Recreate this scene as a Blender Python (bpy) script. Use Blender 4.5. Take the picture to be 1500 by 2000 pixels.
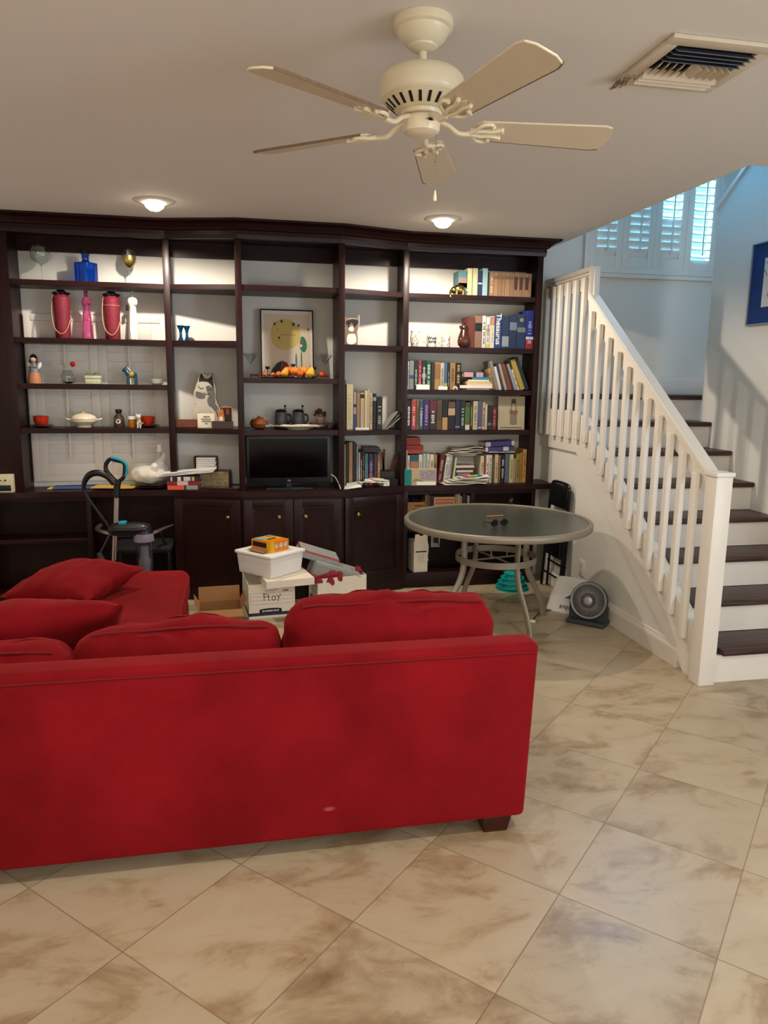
import bpy, bmesh, math, random
import numpy as np
from mathutils import Matrix, Vector, noise as mnoise
random.seed(7)
PI = math.pi
C = bpy.context.scene.collection
for o in list(bpy.data.objects): bpy.data.objects.remove(o)

# ------------------------------------------------------------------ camera
FPX = 1437.0; PITCH = .1760; ROLL = -.0121; EYE = 1.6; YAW = .983 - PI/4
def cam_rows():
    c, s = math.cos(PITCH), math.sin(PITCH)
    r = np.array([1, 0, 0.]); f = np.array([0, c, -s]); d = np.array([0, -s, -c])
    cr, sr = math.cos(ROLL), math.sin(ROLL)
    m = np.array([cr*r + sr*d, -sr*r + cr*d, f])
    cy, sy = math.cos(-YAW), math.sin(-YAW)
    return (np.array([[cy, -sy, 0], [sy, cy, 0], [0, 0, 1]]) @ m.T).T
ROWS = cam_rows()
def ray(x, y): return ROWS.T @ np.array([(x-750)/FPX, (y-1000)/FPX, 1.])
EYEP = np.array([0, 0, EYE])
def at(x, y, X=None, Y=None, z=None):
    """the point of the room seen at photo position x, y on the plane X=, Y= or z="""
    d = ray(x, y)
    t = X/d[0] if X is not None else Y/d[1] if Y is not None else (z-EYE)/d[2]
    return Vector(EYEP + d*t)
cd = bpy.data.cameras.new('camera'); cam = bpy.data.objects.new('camera', cd); C.objects.link(cam)
cd.sensor_fit = 'VERTICAL'; cd.sensor_height = 36; cd.lens = FPX/2000*36; cd.clip_start = .05
R3 = Matrix((ROWS[0], -ROWS[1], -ROWS[2])).transposed()
cam.matrix_world = Matrix.Translation((0, 0, EYE)) @ R3.to_4x4()
bpy.context.scene.camera = cam

# ------------------------------------------------------------------ light
sc = bpy.context.scene
sc.view_settings.view_transform = 'Standard'; sc.view_settings.look = 'None'
sc.view_settings.exposure = 0.22; sc.view_settings.gamma = 1; sc.view_settings.use_curve_mapping = False
w = bpy.data.worlds.new('daylight'); sc.world = w; w.use_nodes = True
w.node_tree.nodes['Background'].inputs[0].default_value = (.10, .50, 1.0, 1)
w.node_tree.nodes['Background'].inputs[1].default_value = 2.6
WARM = (1, .87, .73)
def area(name, loc, size, power, col, direction):
    l = bpy.data.lights.new(name, 'AREA'); l.shape = 'RECTANGLE'; l.size, l.size_y = size
    l.energy = power; l.color = col
    o = bpy.data.objects.new(name, l); C.objects.link(o); o.location = loc
    o.rotation_euler = Vector(direction).to_track_quat('-Z', 'Y').to_euler()
    return o
P_CEIL = 64; P_BACK = 46
area('stair_window_daylight', (3.33, 5.95, 3.4), (1.16, 1.8), 330, (.13, .52, 1), (0, -1, 0))
area('entry_side_fill', (4.6, -1.2, 1.3), (2.0, 1.8), 100, (.74, .85, 1), (-1, .5, .9))  # added fill from the entry side, no window there; aimed up at the ceiling
area('rear_ceiling_fill', (.4, -3.1, 1.3), (3.2, 1.7), 60, (1, .95, .90), (0, 1, 1.1))  # unseen lamp added behind the camera, tilted up to brighten the ceiling

# ------------------------------------------------------------------ materials
def S(*c):
    return tuple(((v/255)/12.92 if v/255 <= .04045 else ((v/255+.055)/1.055)**2.4) for v in c) + (1,)
_m = {}
def mat(name, col=(128, 128, 128), rough=.5, metal=0, spec=.5, trans=0, ior=1.45, var=.08, vs=20, bump=0, bs=60,
        sheen=0, coat=0, emit=0, alpha=1):
    if name in _m: return _m[name]
    m = bpy.data.materials.new(name); m.use_nodes = True; _m[name] = m
    n = m.node_tree.nodes; L = m.node_tree.links; b = n['Principled BSDF']; I = b.inputs
    c = S(*col); tc = n.new('ShaderNodeTexCoord')
    nz = n.new('ShaderNodeTexNoise'); nz.inputs['Scale'].default_value = vs; nz.inputs['Detail'].default_value = 4
    L.new(tc.outputs['Object'], nz.inputs['Vector'])
    mx = n.new('ShaderNodeMix'); mx.data_type = 'RGBA'
    mx.inputs[6].default_value = tuple(v*(1-var) for v in c[:3])+(1,)
    mx.inputs[7].default_value = tuple(min(1, v*(1+var)) for v in c[:3])+(1,)
    L.new(nz.outputs['Fac'], mx.inputs[0]); L.new(mx.outputs[2], I['Base Color'])
    I['Roughness'].default_value = rough; I['Metallic'].default_value = metal; I['Specular IOR Level'].default_value = spec
    I['Transmission Weight'].default_value = trans; I['IOR'].default_value = ior; I['Sheen Weight'].default_value = sheen
    I['Coat Weight'].default_value = coat; I['Alpha'].default_value = alpha
    if emit: I['Emission Color'].default_value = c; I['Emission Strength'].default_value = emit
    if bump:
        n2 = n.new('ShaderNodeTexNoise'); n2.inputs['Scale'].default_value = bs; n2.inputs['Detail'].default_value = 3
        L.new(tc.outputs['Object'], n2.inputs['Vector'])
        bp = n.new('ShaderNodeBump'); bp.inputs['Strength'].default_value = bump; bp.inputs['Distance'].default_value = .01
        L.new(n2.outputs['Fac'], bp.inputs['Height']); L.new(bp.outputs['Normal'], I['Normal'])
    return m
def col(c, rough=.5, **k):
    return mat('paint_%02x%02x%02x_%d' % (c[0], c[1], c[2], int(rough*100)), c, rough, **k)

def wood(name, c1, c2, rough=.3, scale=(3, 3, 40), coat=.3, spec=.2):
    m = bpy.data.materials.new(name); m.use_nodes = True; n = m.node_tree.nodes; L = m.node_tree.links
    b = n['Principled BSDF']; tc = n.new('ShaderNodeTexCoord'); mp = n.new('ShaderNodeMapping')
    mp.inputs['Scale'].default_value = scale
    nz = n.new('ShaderNodeTexNoise'); nz.inputs['Scale'].default_value = 2; nz.inputs['Detail'].default_value = 6
    nz.inputs['Distortion'].default_value = .6
    L.new(tc.outputs['Object'], mp.inputs[0]); L.new(mp.outputs[0], nz.inputs['Vector'])
    r = n.new('ShaderNodeValToRGB'); r.color_ramp.elements[0].color = S(*c1); r.color_ramp.elements[1].color = S(*c2)
    r.color_ramp.elements[0].position = .3; r.color_ramp.elements[1].position = .7
    L.new(nz.outputs['Fac'], r.inputs[0]); L.new(r.outputs[0], b.inputs['Base Color'])
    b.inputs['Roughness'].default_value = rough; b.inputs['Coat Weight'].default_value = coat
    b.inputs['Coat Roughness'].default_value = .25; b.inputs['Specular IOR Level'].default_value = spec
    return m
WOOD = wood('mahogany', (23, 5, 4), (38, 10, 8), .42, (30, 30, 2), .12)
WOODH = wood('mahogany_horizontal', (24, 5, 4), (42, 11, 9), .42, (2, 30, 30), .12)
TREAD = wood('tread_wood', (42, 29, 25), (86, 62, 54), .42, (1.5, 26, 26), .1)
WHITE = mat('white_trim_paint', (226, 220, 210), .35, var=.02, vs=6)
WALL = mat('wall_paint', (224, 222, 214), .7, var=.015, vs=4, bump=.02, bs=300)
CEIL = mat('ceiling_paint', (228, 222, 214), .85, var=.012, vs=2)
CREAM = mat('cream_enamel', (226, 214, 184), .3, var=.04, vs=14)
BLADE = mat('fan_blade_laminate', (212, 198, 172), .45, var=.05, vs=9)
DUST = mat('edge_dust', (120, 98, 78), .9, var=.4, vs=90)
STEEL = mat('chrome', (205, 200, 196), .16, 1, var=.03)
BRASS = mat('polished_brass', (178, 156, 96), .24, 1, var=.1, vs=12)
BLACK = mat('black_plastic', (14, 14, 16), .35, var=.1)
MATTE = mat('black_matte', (10, 9, 9), .8, var=.1)
GLASS = mat('clear_glass', (245, 250, 248), .02, trans=1, var=0)
PAGES = mat('book_paper', (226, 212, 180), .85, var=.1, vs=200)
PAPER = mat('white_paper', (236, 234, 228), .8, var=.03)
TAUPE = mat('taupe_aluminium', (140, 132, 116), .42, .3, var=.05, vs=60)
CARD = mat('cardboard', (150, 108, 66), .85, var=.08, vs=30)
FILE = mat('white_carton', (232, 222, 204), .75, var=.03)

def red_fabric():
    m = bpy.data.materials.new('red_velvet'); m.use_nodes = True; n = m.node_tree.nodes; L = m.node_tree.links
    b = n['Principled BSDF']; tc = n.new('ShaderNodeTexCoord')
    a = n.new('ShaderNodeTexNoise'); a.inputs['Scale'].default_value = 3.2; a.inputs['Detail'].default_value = 7; a.inputs['Roughness'].default_value = .6
    L.new(tc.outputs['Object'], a.inputs['Vector'])
    r = n.new('ShaderNodeValToRGB'); r.color_ramp.elements[0].position = .3; r.color_ramp.elements[1].position = .75
    r.color_ramp.elements[0].color = S(104, 5, 12); r.color_ramp.elements[1].color = S(136, 15, 24)
    L.new(a.outputs['Fac'], r.inputs[0])
    # the pale rubbed spot low on the sofa back
    g = n.new('ShaderNodeNewGeometry'); sp = at(643, 1580, Y=2.266); vm = n.new('ShaderNodeVectorMath'); vm.operation = 'SUBTRACT'
    L.new(g.outputs['Position'], vm.inputs[0]); vm.inputs[1].default_value = sp
    vs_ = n.new('ShaderNodeVectorMath'); vs_.operation = 'MULTIPLY'; L.new(vm.outputs[0], vs_.inputs[0]); vs_.inputs[1].default_value = (1, 1, 2.4)
    ln = n.new('ShaderNodeVectorMath'); ln.operation = 'LENGTH'; L.new(vs_.outputs[0], ln.inputs[0])
    mr = n.new('ShaderNodeMapRange'); mr.inputs[1].default_value = .007; mr.inputs[2].default_value = .024; mr.inputs[3].default_value = .45; mr.inputs[4].default_value = 0
    L.new(ln.outputs['Value'], mr.inputs[0]); sm = n.new('ShaderNodeMix'); sm.data_type = 'RGBA'; L.new(mr.outputs[0], sm.inputs[0])
    L.new(r.outputs[0], sm.inputs[6]); sm.inputs[7].default_value = S(196, 110, 110); L.new(sm.outputs[2], b.inputs['Base Color'])
    b.inputs['Roughness'].default_value = .85; b.inputs['Sheen Weight'].default_value = .22
    b.inputs['Sheen Roughness'].default_value = .45; b.inputs['Sheen Tint'].default_value = S(255, 90, 80)
    b.inputs['Specular IOR Level'].default_value = .12
    f = n.new('ShaderNodeTexNoise'); f.inputs['Scale'].default_value = 420; L.new(tc.outputs['Object'], f.inputs['Vector'])
    bp = n.new('ShaderNodeBump'); bp.inputs['Strength'].default_value = .12; bp.inputs['Distance'].default_value = .004
    L.new(f.outputs['Fac'], bp.inputs['Height']); L.new(bp.outputs['Normal'], b.inputs['Normal'])
    return m
RED = red_fabric()
SEAM = mat('red_seam_thread', (110, 10, 14), .9)

def travertine():
    m = bpy.data.materials.new('travertine_tile'); m.use_nodes = True; n = m.node_tree.nodes; L = m.node_tree.links
    b = n['Principled BSDF']; tc = n.new('ShaderNodeTexCoord')
    def nd(t, **k):
        x = n.new(t)
        for a_, v in k.items(): setattr(x, a_, v)
        return x
    def math_(op, a_, b_=None, c_=None):
        x = nd('ShaderNodeMath', operation=op)
        for i, v in enumerate((a_, b_, c_)):
            if v is None: continue
            if isinstance(v, (int, float)): x.inputs[i].default_value = v
            else: L.new(v, x.inputs[i])
        return x.outputs[0]
    org = at(1247.7, 1502.7, z=0); s = .4672
    mp = nd('ShaderNodeMapping'); mp.vector_type = 'TEXTURE'
    mp.inputs['Location'].default_value = (org.x, org.y, 0); mp.inputs['Rotation'].default_value = (0, 0, PI/4)
    mp.inputs['Scale'].default_value = (s, s, s)
    L.new(tc.outputs['Object'], mp.inputs[0])
    sp = nd('ShaderNodeSeparateXYZ'); L.new(mp.outputs[0], sp.inputs[0])
    fx, fy = math_('FRACT', sp.outputs[0]), math_('FRACT', sp.outputs[1])
    ix, iy = math_('FLOOR', sp.outputs[0]), math_('FLOOR', sp.outputs[1])
    dx = math_('MINIMUM', fx, math_('SUBTRACT', 1, fx)); dy = math_('MINIMUM', fy, math_('SUBTRACT', 1, fy))
    d = math_('MINIMUM', dx, dy)
    grout = nd('ShaderNodeMapRange'); grout.inputs[1].default_value = .0022; grout.inputs[2].default_value = .0055
    grout.inputs[3].default_value = 1; grout.inputs[4].default_value = 0; L.new(d, grout.inputs[0])
    cb = nd('ShaderNodeCombineXYZ'); L.new(ix, cb.inputs[0]); L.new(iy, cb.inputs[1])
    wn = nd('ShaderNodeTexWhiteNoise'); wn.noise_dimensions = '3D'; L.new(cb.outputs[0], wn.inputs['Vector'])
    # each tile gets its own piece of stone
    ofs = nd('ShaderNodeVectorMath', operation='MULTIPLY_ADD'); L.new(wn.outputs['Color'], ofs.inputs[0])
    ofs.inputs[1].default_value = (30, 30, 30); L.new(tc.outputs['Object'], ofs.inputs[2])
    m1 = nd('ShaderNodeMapping'); m1.inputs['Scale'].default_value = (1.0, 1.8, 1); m1.inputs['Rotation'].default_value = (0, 0, .5)
    L.new(ofs.outputs[0], m1.inputs[0])
    a = nd('ShaderNodeTexNoise'); a.inputs['Scale'].default_value = 3.2; a.inputs['Detail'].default_value = 9; a.inputs['Roughness'].default_value = .62; a.inputs['Distortion'].default_value = .5
    L.new(m1.outputs[0], a.inputs['Vector'])
    r = nd('ShaderNodeValToRGB'); e = r.color_ramp.elements
    e[0].position = .28; e[0].color = S(134, 110, 84); e[1].position = .76; e[1].color = S(188, 176, 152)
    for p_, c_ in ((.40, (160, 140, 110)), (.50, (180, 164, 136))):
        q = e.new(p_); q.color = S(*c_)
    L.new(a.outputs['Fac'], r.inputs[0])
    v = nd('ShaderNodeTexNoise'); v.inputs['Scale'].default_value = 7; v.inputs['Detail'].default_value = 10; v.inputs['Roughness'].default_value = .75; v.inputs['Distortion'].default_value = 1.1
    L.new(m1.outputs[0], v.inputs['Vector'])
    vr = nd('ShaderNodeMapRange'); vr.inputs[1].default_value = .56; vr.inputs[2].default_value = .70; L.new(v.outputs['Fac'], vr.inputs[0])
    pr_ = nd('ShaderNodeMapRange'); pr_.inputs[1].default_value = .50; pr_.inputs[2].default_value = .36; L.new(a.outputs['Fac'], pr_.inputs[0])
    vm = math_('MULTIPLY', vr.outputs[0], math_('MULTIPLY_ADD', pr_.outputs[0], .8, .22))
    mx = nd('ShaderNodeMix', data_type='RGBA'); L.new(vm, mx.inputs[0]); L.new(r.outputs[0], mx.inputs[6]); mx.inputs[7].default_value = S(128, 98, 72)
    tone = math_('MULTIPLY_ADD', wn.outputs['Value'], .16, .92)
    hs = nd('ShaderNodeHueSaturation'); L.new(tone, hs.inputs['Value']); L.new(mx.outputs[2], hs.inputs['Color'])
    g = nd('ShaderNodeMix', data_type='RGBA'); L.new(math_('MULTIPLY', grout.outputs[0], .75), g.inputs[0]); L.new(hs.outputs[0], g.inputs[6]); g.inputs[7].default_value = S(128, 104, 76)
    # small pits
    pv = nd('ShaderNodeTexVoronoi'); pv.inputs['Scale'].default_value = 7; L.new(ofs.outputs[0], pv.inputs['Vector'])
    pt = nd('ShaderNodeMapRange'); pt.inputs[1].default_value = .025; pt.inputs[2].default_value = .04; pt.inputs[3].default_value = .6; pt.inputs[4].default_value = 0
    L.new(pv.outputs['Distance'], pt.inputs[0])
    g2 = nd('ShaderNodeMix', data_type='RGBA'); L.new(math_('MULTIPLY', pt.outputs[0], vr.outputs[0]), g2.inputs[0]); L.new(g.outputs[2], g2.inputs[6]); g2.inputs[7].default_value = S(90, 66, 46)
    L.new(g2.outputs[2], b.inputs['Base Color'])
    rr = math_('MULTIPLY_ADD', a.outputs['Fac'], .3, .2)
    L.new(rr, b.inputs['Roughness']); b.inputs['Specular IOR Level'].default_value = .45
    bp = nd('ShaderNodeBump'); bp.inputs['Strength'].default_value = .25; bp.inputs['Distance'].default_value = .004
    hgt = math_('SUBTRACT', math_('MULTIPLY', a.outputs['Fac'], .25), grout.outputs[0])
    L.new(hgt, bp.inputs['Height']); L.new(bp.outputs['Normal'], b.inputs['Normal'])
    return m
TILE = travertine()

# ------------------------------------------------------------------ mesh helpers
def T(x=0, y=0, z=0): return Matrix.Translation((x, y, z))
def RX(a): return Matrix.Rotation(a, 4, 'X')
def RY(a): return Matrix.Rotation(a, 4, 'Y')
def RZ(a): return Matrix.Rotation(a, 4, 'Z')
D = math.radians
def B(): return bmesh.new()
def box(bm, x0, x1, y0, y1, z0, z1, bev=0, seg=2, M=None, taper=None):
    t = bmesh.new(); bmesh.ops.create_cube(t, size=1)
    for v in t.verts:
        v.co = Vector((x0 if v.co.x < 0 else x1, y0 if v.co.y < 0 else y1, z0 if v.co.z < 0 else z1))
    if taper:
        cx, cy = (x0+x1)/2, (y0+y1)/2
        for v in t.verts:
            if abs(v.co.z-z0) < 1e-9: v.co.x = cx+(v.co.x-cx)*taper; v.co.y = cy+(v.co.y-cy)*taper
    if bev: bmesh.ops.bevel(t, geom=t.edges[:], offset=bev, segments=seg, affect='EDGES', profile=.6)
    if M: t.transform(M)
    merge(bm, t); return bm
def merge(bm, t):
    me = bpy.data.meshes.new('tmp'); t.to_mesh(me); t.free(); bm.from_mesh(me); bpy.data.meshes.remove(me)
def lathe(bm, prof, seg=24, M=None, close=True):
    t = bmesh.new(); rings = []
    for r, z in prof:
        if r < 1e-6: rings.append([t.verts.new((0, 0, z))])
        else: rings.append([t.verts.new((r*math.cos(2*PI*k/seg), r*math.sin(2*PI*k/seg), z)) for k in range(seg)])
    for a, b in zip(rings, rings[1:]):
        for k in range(seg):
            k2 = (k+1) % seg
            if len(a) == 1 and len(b) == 1: break
            if len(a) == 1: t.faces.new((a[0], b[k2], b[k]))
            elif len(b) == 1: t.faces.new((a[k], a[k2], b[0]))
            else: t.faces.new((a[k], a[k2], b[k2], b[k]))
    if close:
        if len(rings[0]) > 1: t.faces.new(rings[0][::-1])
        if len(rings[-1]) > 1: t.faces.new(rings[-1])
    bmesh.ops.recalc_face_normals(t, faces=t.faces)
    if M: t.transform(M)
    merge(bm, t); return bm
def cyl(bm, r, p, q, seg=16, r2=None):
    p, q = Vector(p), Vector(q); d = q-p; L_ = d.length
    M = Matrix.Translation(p) @ d.to_track_quat('Z', 'Y').to_matrix().to_4x4()
    return lathe(bm, [(r, 0), (r if r2 is None else r2, L_)], seg, M)
def ball(bm, c, r, seg=16, sx=1, sy=1, sz=1, M=None):
    t = bmesh.new(); bmesh.ops.create_uvsphere(t, u_segments=seg, v_segments=max(6, seg//2+2), radius=r)
    t.transform(Matrix.Translation(c) @ (M or Matrix()) @ Matrix.Diagonal((sx, sy, sz, 1))); merge(bm, t); return bm
def prism(bm, pts, h0, h1, axis='z', bev=0, M=None, holes=None):
    """polygon pts swept from h0 to h1; axis z: (x,y), axis y: (x,z), axis x: (y,z)"""
    t = bmesh.new()
    def P(a, b, h): return (a, b, h) if axis == 'z' else (a, h, b) if axis == 'y' else (h, a, b)
    lo = [t.verts.new(P(a, b, h0)) for a, b in pts]; hi = [t.verts.new(P(a, b, h1)) for a, b in pts]
    t.faces.new(lo); t.faces.new(hi[::-1]); n = len(pts)
    for i in range(n): t.faces.new((lo[i], hi[i], hi[(i+1) % n], lo[(i+1) % n]))
    bmesh.ops.recalc_face_normals(t, faces=t.faces)
    if bev: bmesh.ops.bevel(t, geom=t.edges[:], offset=bev, segments=2, affect='EDGES')
    big = [f for f in t.faces if len(f.verts) > 4]
    if big: bmesh.ops.triangulate(t, faces=big)
    if M: t.transform(M)
    merge(bm, t); return bm
def tube(bm, pts, r, seg=10, closed=False, rr=None, flat=1.0, caps=True):
    pts = [Vector(p) for p in pts]; n = len(pts); t = bmesh.new(); rings = []; up = None
    for i, p in enumerate(pts):
        a = pts[(i-1) % n] if closed or i else p; b = pts[(i+1) % n] if closed or i < n-1 else p
        d = (b-a).normalized()
        if up is None: up = Vector((0, 0, 1)) if abs(d.z) < .9 else Vector((0, 1, 0))
        s = d.cross(up).normalized(); u = s.cross(d).normalized(); up = u
        R_ = rr[i] if rr else r
        rings.append([t.verts.new(p + s*R_*math.cos(2*PI*k/seg) + u*R_*flat*math.sin(2*PI*k/seg)) for k in range(seg)])
    for i in range(n if closed else n-1):
        a, b = rings[i], rings[(i+1) % n]
        for k in range(seg): t.faces.new((a[k], a[(k+1) % seg], b[(k+1) % seg], b[k]))
    if not closed and caps: t.faces.new(rings[0][::-1]); t.faces.new(rings[-1])
    bmesh.ops.recalc_face_normals(t, faces=t.faces); merge(bm, t); return bm
def spline(pts, n=8):
    P = [Vector(p) for p in pts]; out = []
    for i in range(len(P)-1):
        p0 = P[max(i-1, 0)]; p1 = P[i]; p2 = P[i+1]; p3 = P[min(i+2, len(P)-1)]
        for k in range(n):
            t = k/n
            out.append(.5*((2*p1) + (-p0+p2)*t + (2*p0-5*p1+4*p2-p3)*t*t + (-p0+3*p1-3*p2+p3)*t**3))
    out.append(P[-1]); return out
def sweep(bm, line, prof, closed=False):
    """profile (offset to the right of travel, z) swept with mitres along a plan polyline"""
    t = bmesh.new(); L_ = [Vector(p) for p in line]; n = len(L_); rings = []
    for i, p in enumerate(L_):
        d1 = (L_[i]-L_[i-1]).normalized() if i else (L_[1]-L_[0]).normalized()
        d2 = (L_[i+1]-L_[i]).normalized() if i < n-1 else d1
        n1, n2 = Vector((d1.y, -d1.x)), Vector((d2.y, -d2.x)); m = (n1+n2).normalized(); m = m/max(.3, m.dot(n1))
        rings.append([t.verts.new((p.x+m.x*o, p.y+m.y*o, z)) for o, z in prof])
    k = len(prof)
    for a, b in zip(rings, rings[1:]):
        for j in range(k): t.faces.new((a[j], a[(j+1) % k], b[(j+1) % k], b[j]))
    t.faces.new(rings[0]); t.faces.new(rings[-1][::-1])
    bmesh.ops.recalc_face_normals(t, faces=t.faces); merge(bm, t); return bm
def text_bm(s, size, M, depth=.0008, align='CENTER', bold=0):
    cu = bpy.data.curves.new('t', 'FONT'); cu.body = s; cu.size = size; cu.extrude = depth; cu.align_x = align; cu.align_y = 'CENTER'; cu.offset = bold
    ob = bpy.data.objects.new('t', cu); C.objects.link(ob)
    me = bpy.data.meshes.new_from_object(ob); bpy.data.objects.remove(ob); bpy.data.curves.remove(cu)
    bm = bmesh.new(); bm.from_mesh(me); bpy.data.meshes.remove(me); bm.transform(M); return bm
UPR = RX(PI/2)       # turns a drawing in xy into one standing in xz, facing -y

def finish(name, bm, m, smooth=True, ang=35):
    me = bpy.data.meshes.new(name); bm.to_mesh(me); bm.free(); me.materials.append(m)
    if smooth:
        for p in me.polygons: p.use_smooth = True
        me.set_sharp_from_angle(angle=D(ang))
    o = bpy.data.objects.new(name, me); C.objects.link(o); return o
MW = {}
def thing(name, label, cat, loc=(0, 0, 0), rz=0, group=None, rot=None):
    o = bpy.data.objects.new(name, None); C.objects.link(o); o.empty_display_size = .05
    o.location = loc; o.rotation_euler = rot if rot else (0, 0, rz); o['label'] = label; o['category'] = cat
    if group: o['group'] = group
    from mathutils import Euler
    MW[o] = Matrix.Translation(loc) @ Euler(o.rotation_euler).to_matrix().to_4x4()
    return o
def part(name, bm, m, parent, w=False, smooth=True, label=None, ang=35):
    """w=True: the mesh was drawn in room coordinates"""
    if w:
        p = parent
        while p.parent: p = p.parent
        bm.transform(MW[p].inverted())
    o = finish(name, bm, m, smooth, ang); o.parent = parent
    if label: o['label'] = label
    return o
def single(name, label, cat, bm, m, loc=(0, 0, 0), rz=0, group=None, smooth=True, rot=None, ang=35):
    o = finish(name, bm, m, smooth, ang); o.location = loc; o.rotation_euler = rot if rot else (0, 0, rz)
    from mathutils import Euler
    MW[o] = Matrix.Translation(loc) @ Euler(o.rotation_euler).to_matrix().to_4x4()
    o['label'] = label; o['category'] = cat
    if group: o['group'] = group
    return o
def struct(name, bm, m, parent=None, smooth=False):
    o = finish(name, bm, m, smooth)
    if parent: o.parent = parent
    else: o['kind'] = 'structure'
    return o
def ORD(n): return ('first', 'second', 'third', 'fourth', 'fifth', 'sixth', 'seventh', 'eighth', 'ninth', 'tenth', 'eleventh', 'twelfth', 'thirteenth', 'fourteenth', 'fifteenth', 'sixteenth', 'seventeenth', 'eighteenth', 'nineteenth', 'twentieth', 'twenty-first', 'twenty-second', 'twenty-third')[n-1]

# ------------------------------------------------------------------ the room
ZC = 2.65; XW = 2.46; YB = 5.70; XR = 3.46
XL = -2.1; YN = -3.2; XF = 4.75; ZU = 5.2
bm = B(); box(bm, XL, 5.2, YN, YB, -.1, 0); struct('floor', bm, TILE)
bm = B(); prism(bm, [(XL, YN), (5.2, YN), (5.2, 3.385), (XW, 3.385), (XW, YB), (XL, YB)], ZC, ZC+.28); struct('ceiling', bm, CEIL)
bm = B(); box(bm, XL-.12, XL, YN, YB, 0, ZC); struct('wall_left', bm, WALL)
bm = B(); box(bm, XL, 5.2, YN-.12, YN, 0, ZC); struct('wall_front', bm, WALL)
bm = B(); box(bm, 5.2, 5.32, YN, 3.385, 0, ZC); struct('wall_far_right', bm, WALL)
# back wall with the two window openings
WX0, WX1, WZ0, WZ1 = 2.73, 3.93, 2.475, 4.3
LX0, LX1, LZ0, LZ1 = -1.43, -.50, .87, 2.02
bm = B()
for a in ((XL, LX0, 0, ZC), (LX1, XW, 0, ZC), (LX0, LX1, 0, LZ0), (LX0, LX1, LZ1, ZC),
          (XW, WX0, 0, ZU), (WX1, XF, 0, ZU), (WX0, WX1, 0, WZ0), (WX0, WX1, WZ1, ZU)):
    box(bm, a[0], a[1], YB, YB+.16, a[2], a[3])
struct('wall_back', bm, WALL)
bm = B(); box(bm, XF, XF+.12, 3.1, YB, 0, ZU); box(bm, XW-.12, XW, 3.385, YB, ZC+.28, ZU); box(bm, XW, XF, 3.1, 3.22, ZC+.28, ZU)
struct('wall_stairwell', bm, WALL)
bm = B(); box(bm, XW-.12, XF+.12, 3.1, YB+.16, ZU, ZU+.1); struct('ceiling_stairwell', bm, CEIL)
# wall to the right of the stairs, its top follows the upper flight
bm = B(); prism(bm, [(3.25, 0), (5.06, 0), (5.06, 2.862), (3.25, 2.862+.735*1.81)], XR, XR+.11, 'x'); struct('wall_right', bm, WALL)
bm = B(); prism(bm, [(5.075, 2.85), (5.075, 2.885), (3.25, 2.885+.735*1.825), (3.25, 2.85+.735*1.825)], XR-.012, XR+.122, 'x'); struct('trim_1', bm, WHITE)

# ------------------------------------------------------------------ stairs
RISE, RUN, Y1, NS = .19, .262, 3.34, 8
def ystep(n): return Y1 + RUN*(n-1)
SL = RISE/RUN
# spandrel wall under the stairs with a stepped top
def zt_f(y): return min(1.40, .329+.726*(y-3.542))           # top of the stair stringer
pts = [(Y1+.09, 0), (Y1+.09, zt_f(Y1+.09)-.003), (5.017, 1.397), (YB, 1.397), (YB, 0)]
bm = B(); prism(bm, pts, XW, XW+.045, 'x'); struct('wall_stair_side', bm, WALL)
bm = B(); prof = [(0, 0), (.022, 0), (.022, .10), (.016, .115), (.012, .118), (.010, .13), (0, .135)]
sweep(bm, [(XW, 5.44), (XW, 3.60)], [(o, z) for o, z in prof]); struct('baseboard_stair_side', bm, WHITE)
bm = B(); sweep(bm, [(XW+.05, YB), (XF, YB)], [(o, 1.52+z*1.15) for o, z in prof]); struct('baseboard_landing', bm, WHITE)
st = thing('staircase', 'white staircase with dark brown wooden treads climbing to a landing under the shuttered window', 'staircase', (2.98, Y1, 0))
for n in range(1, NS+1):
    y = ystep(n); y2 = ystep(n+1) if n < NS else YB
    xe = XR-.001 if n < NS else XF-.002
    bm = B(); box(bm, XW+.046, xe, y+.03, y+.05, (n-1)*RISE+(.0 if n == 1 else .001), n*RISE-.035); part('riser', bm, WHITE, st, w=True)
    bm = B(); box(bm, XW+.046 if n > 1 else XW+.085, xe, y, y2+.03 if n < NS else YB-.03, n*RISE-.034, n*RISE, .012, 3)
    part('tread', bm, TREAD, st, w=True)
# railing
def zb(y): return 1.10 if y > 5.03 else max(0.0, 1.10-(5.03-y)*.733)      # underside of the fascia board
rl = thing('stair_railing', 'white painted stair railing with square-topped newel and slim balusters', 'railing', (2.45, 3.385, 0))
bm = B(); prism(bm, [(YB-.002, 1.10), (5.03, 1.10), (3.56, .022), (3.53, 0), (3.425, 0), (3.425, zt_f(3.425)), (5.017, 1.40), (YB-.002, 1.40)], XW-.018, XW-.0005, 'x'); part('fascia_board', bm, WHITE, rl, w=True, smooth=False)
def zr(y): return 2.40 if y > 4.915 else 2.21-(4.915-y)*.72                 # top of the handrail
bm = B()
prism(bm, [(YB-.002, 2.375), (YB-.002, 2.25), (4.99, 2.25), (4.96, 2.06), (3.43, .985), (3.43, 1.10), (4.90, 2.17), (4.90, 2.375)], XW-.014, XW+.012, 'x')
part('upper_board', bm, WHITE, rl, w=True, smooth=False)
bm = B()
prism(bm, [(YB-.002, 2.40), (YB-.002, 2.366), (4.94, 2.366), (4.94, 2.195), (3.425, 1.108), (3.425, 1.142), (4.915, 2.215), (4.915, 2.40)], XW-.042, XW+.034, 'x', bev=.006)
part('handrail', bm, WHITE, rl, w=True, smooth=False)
bm = B()
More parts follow.
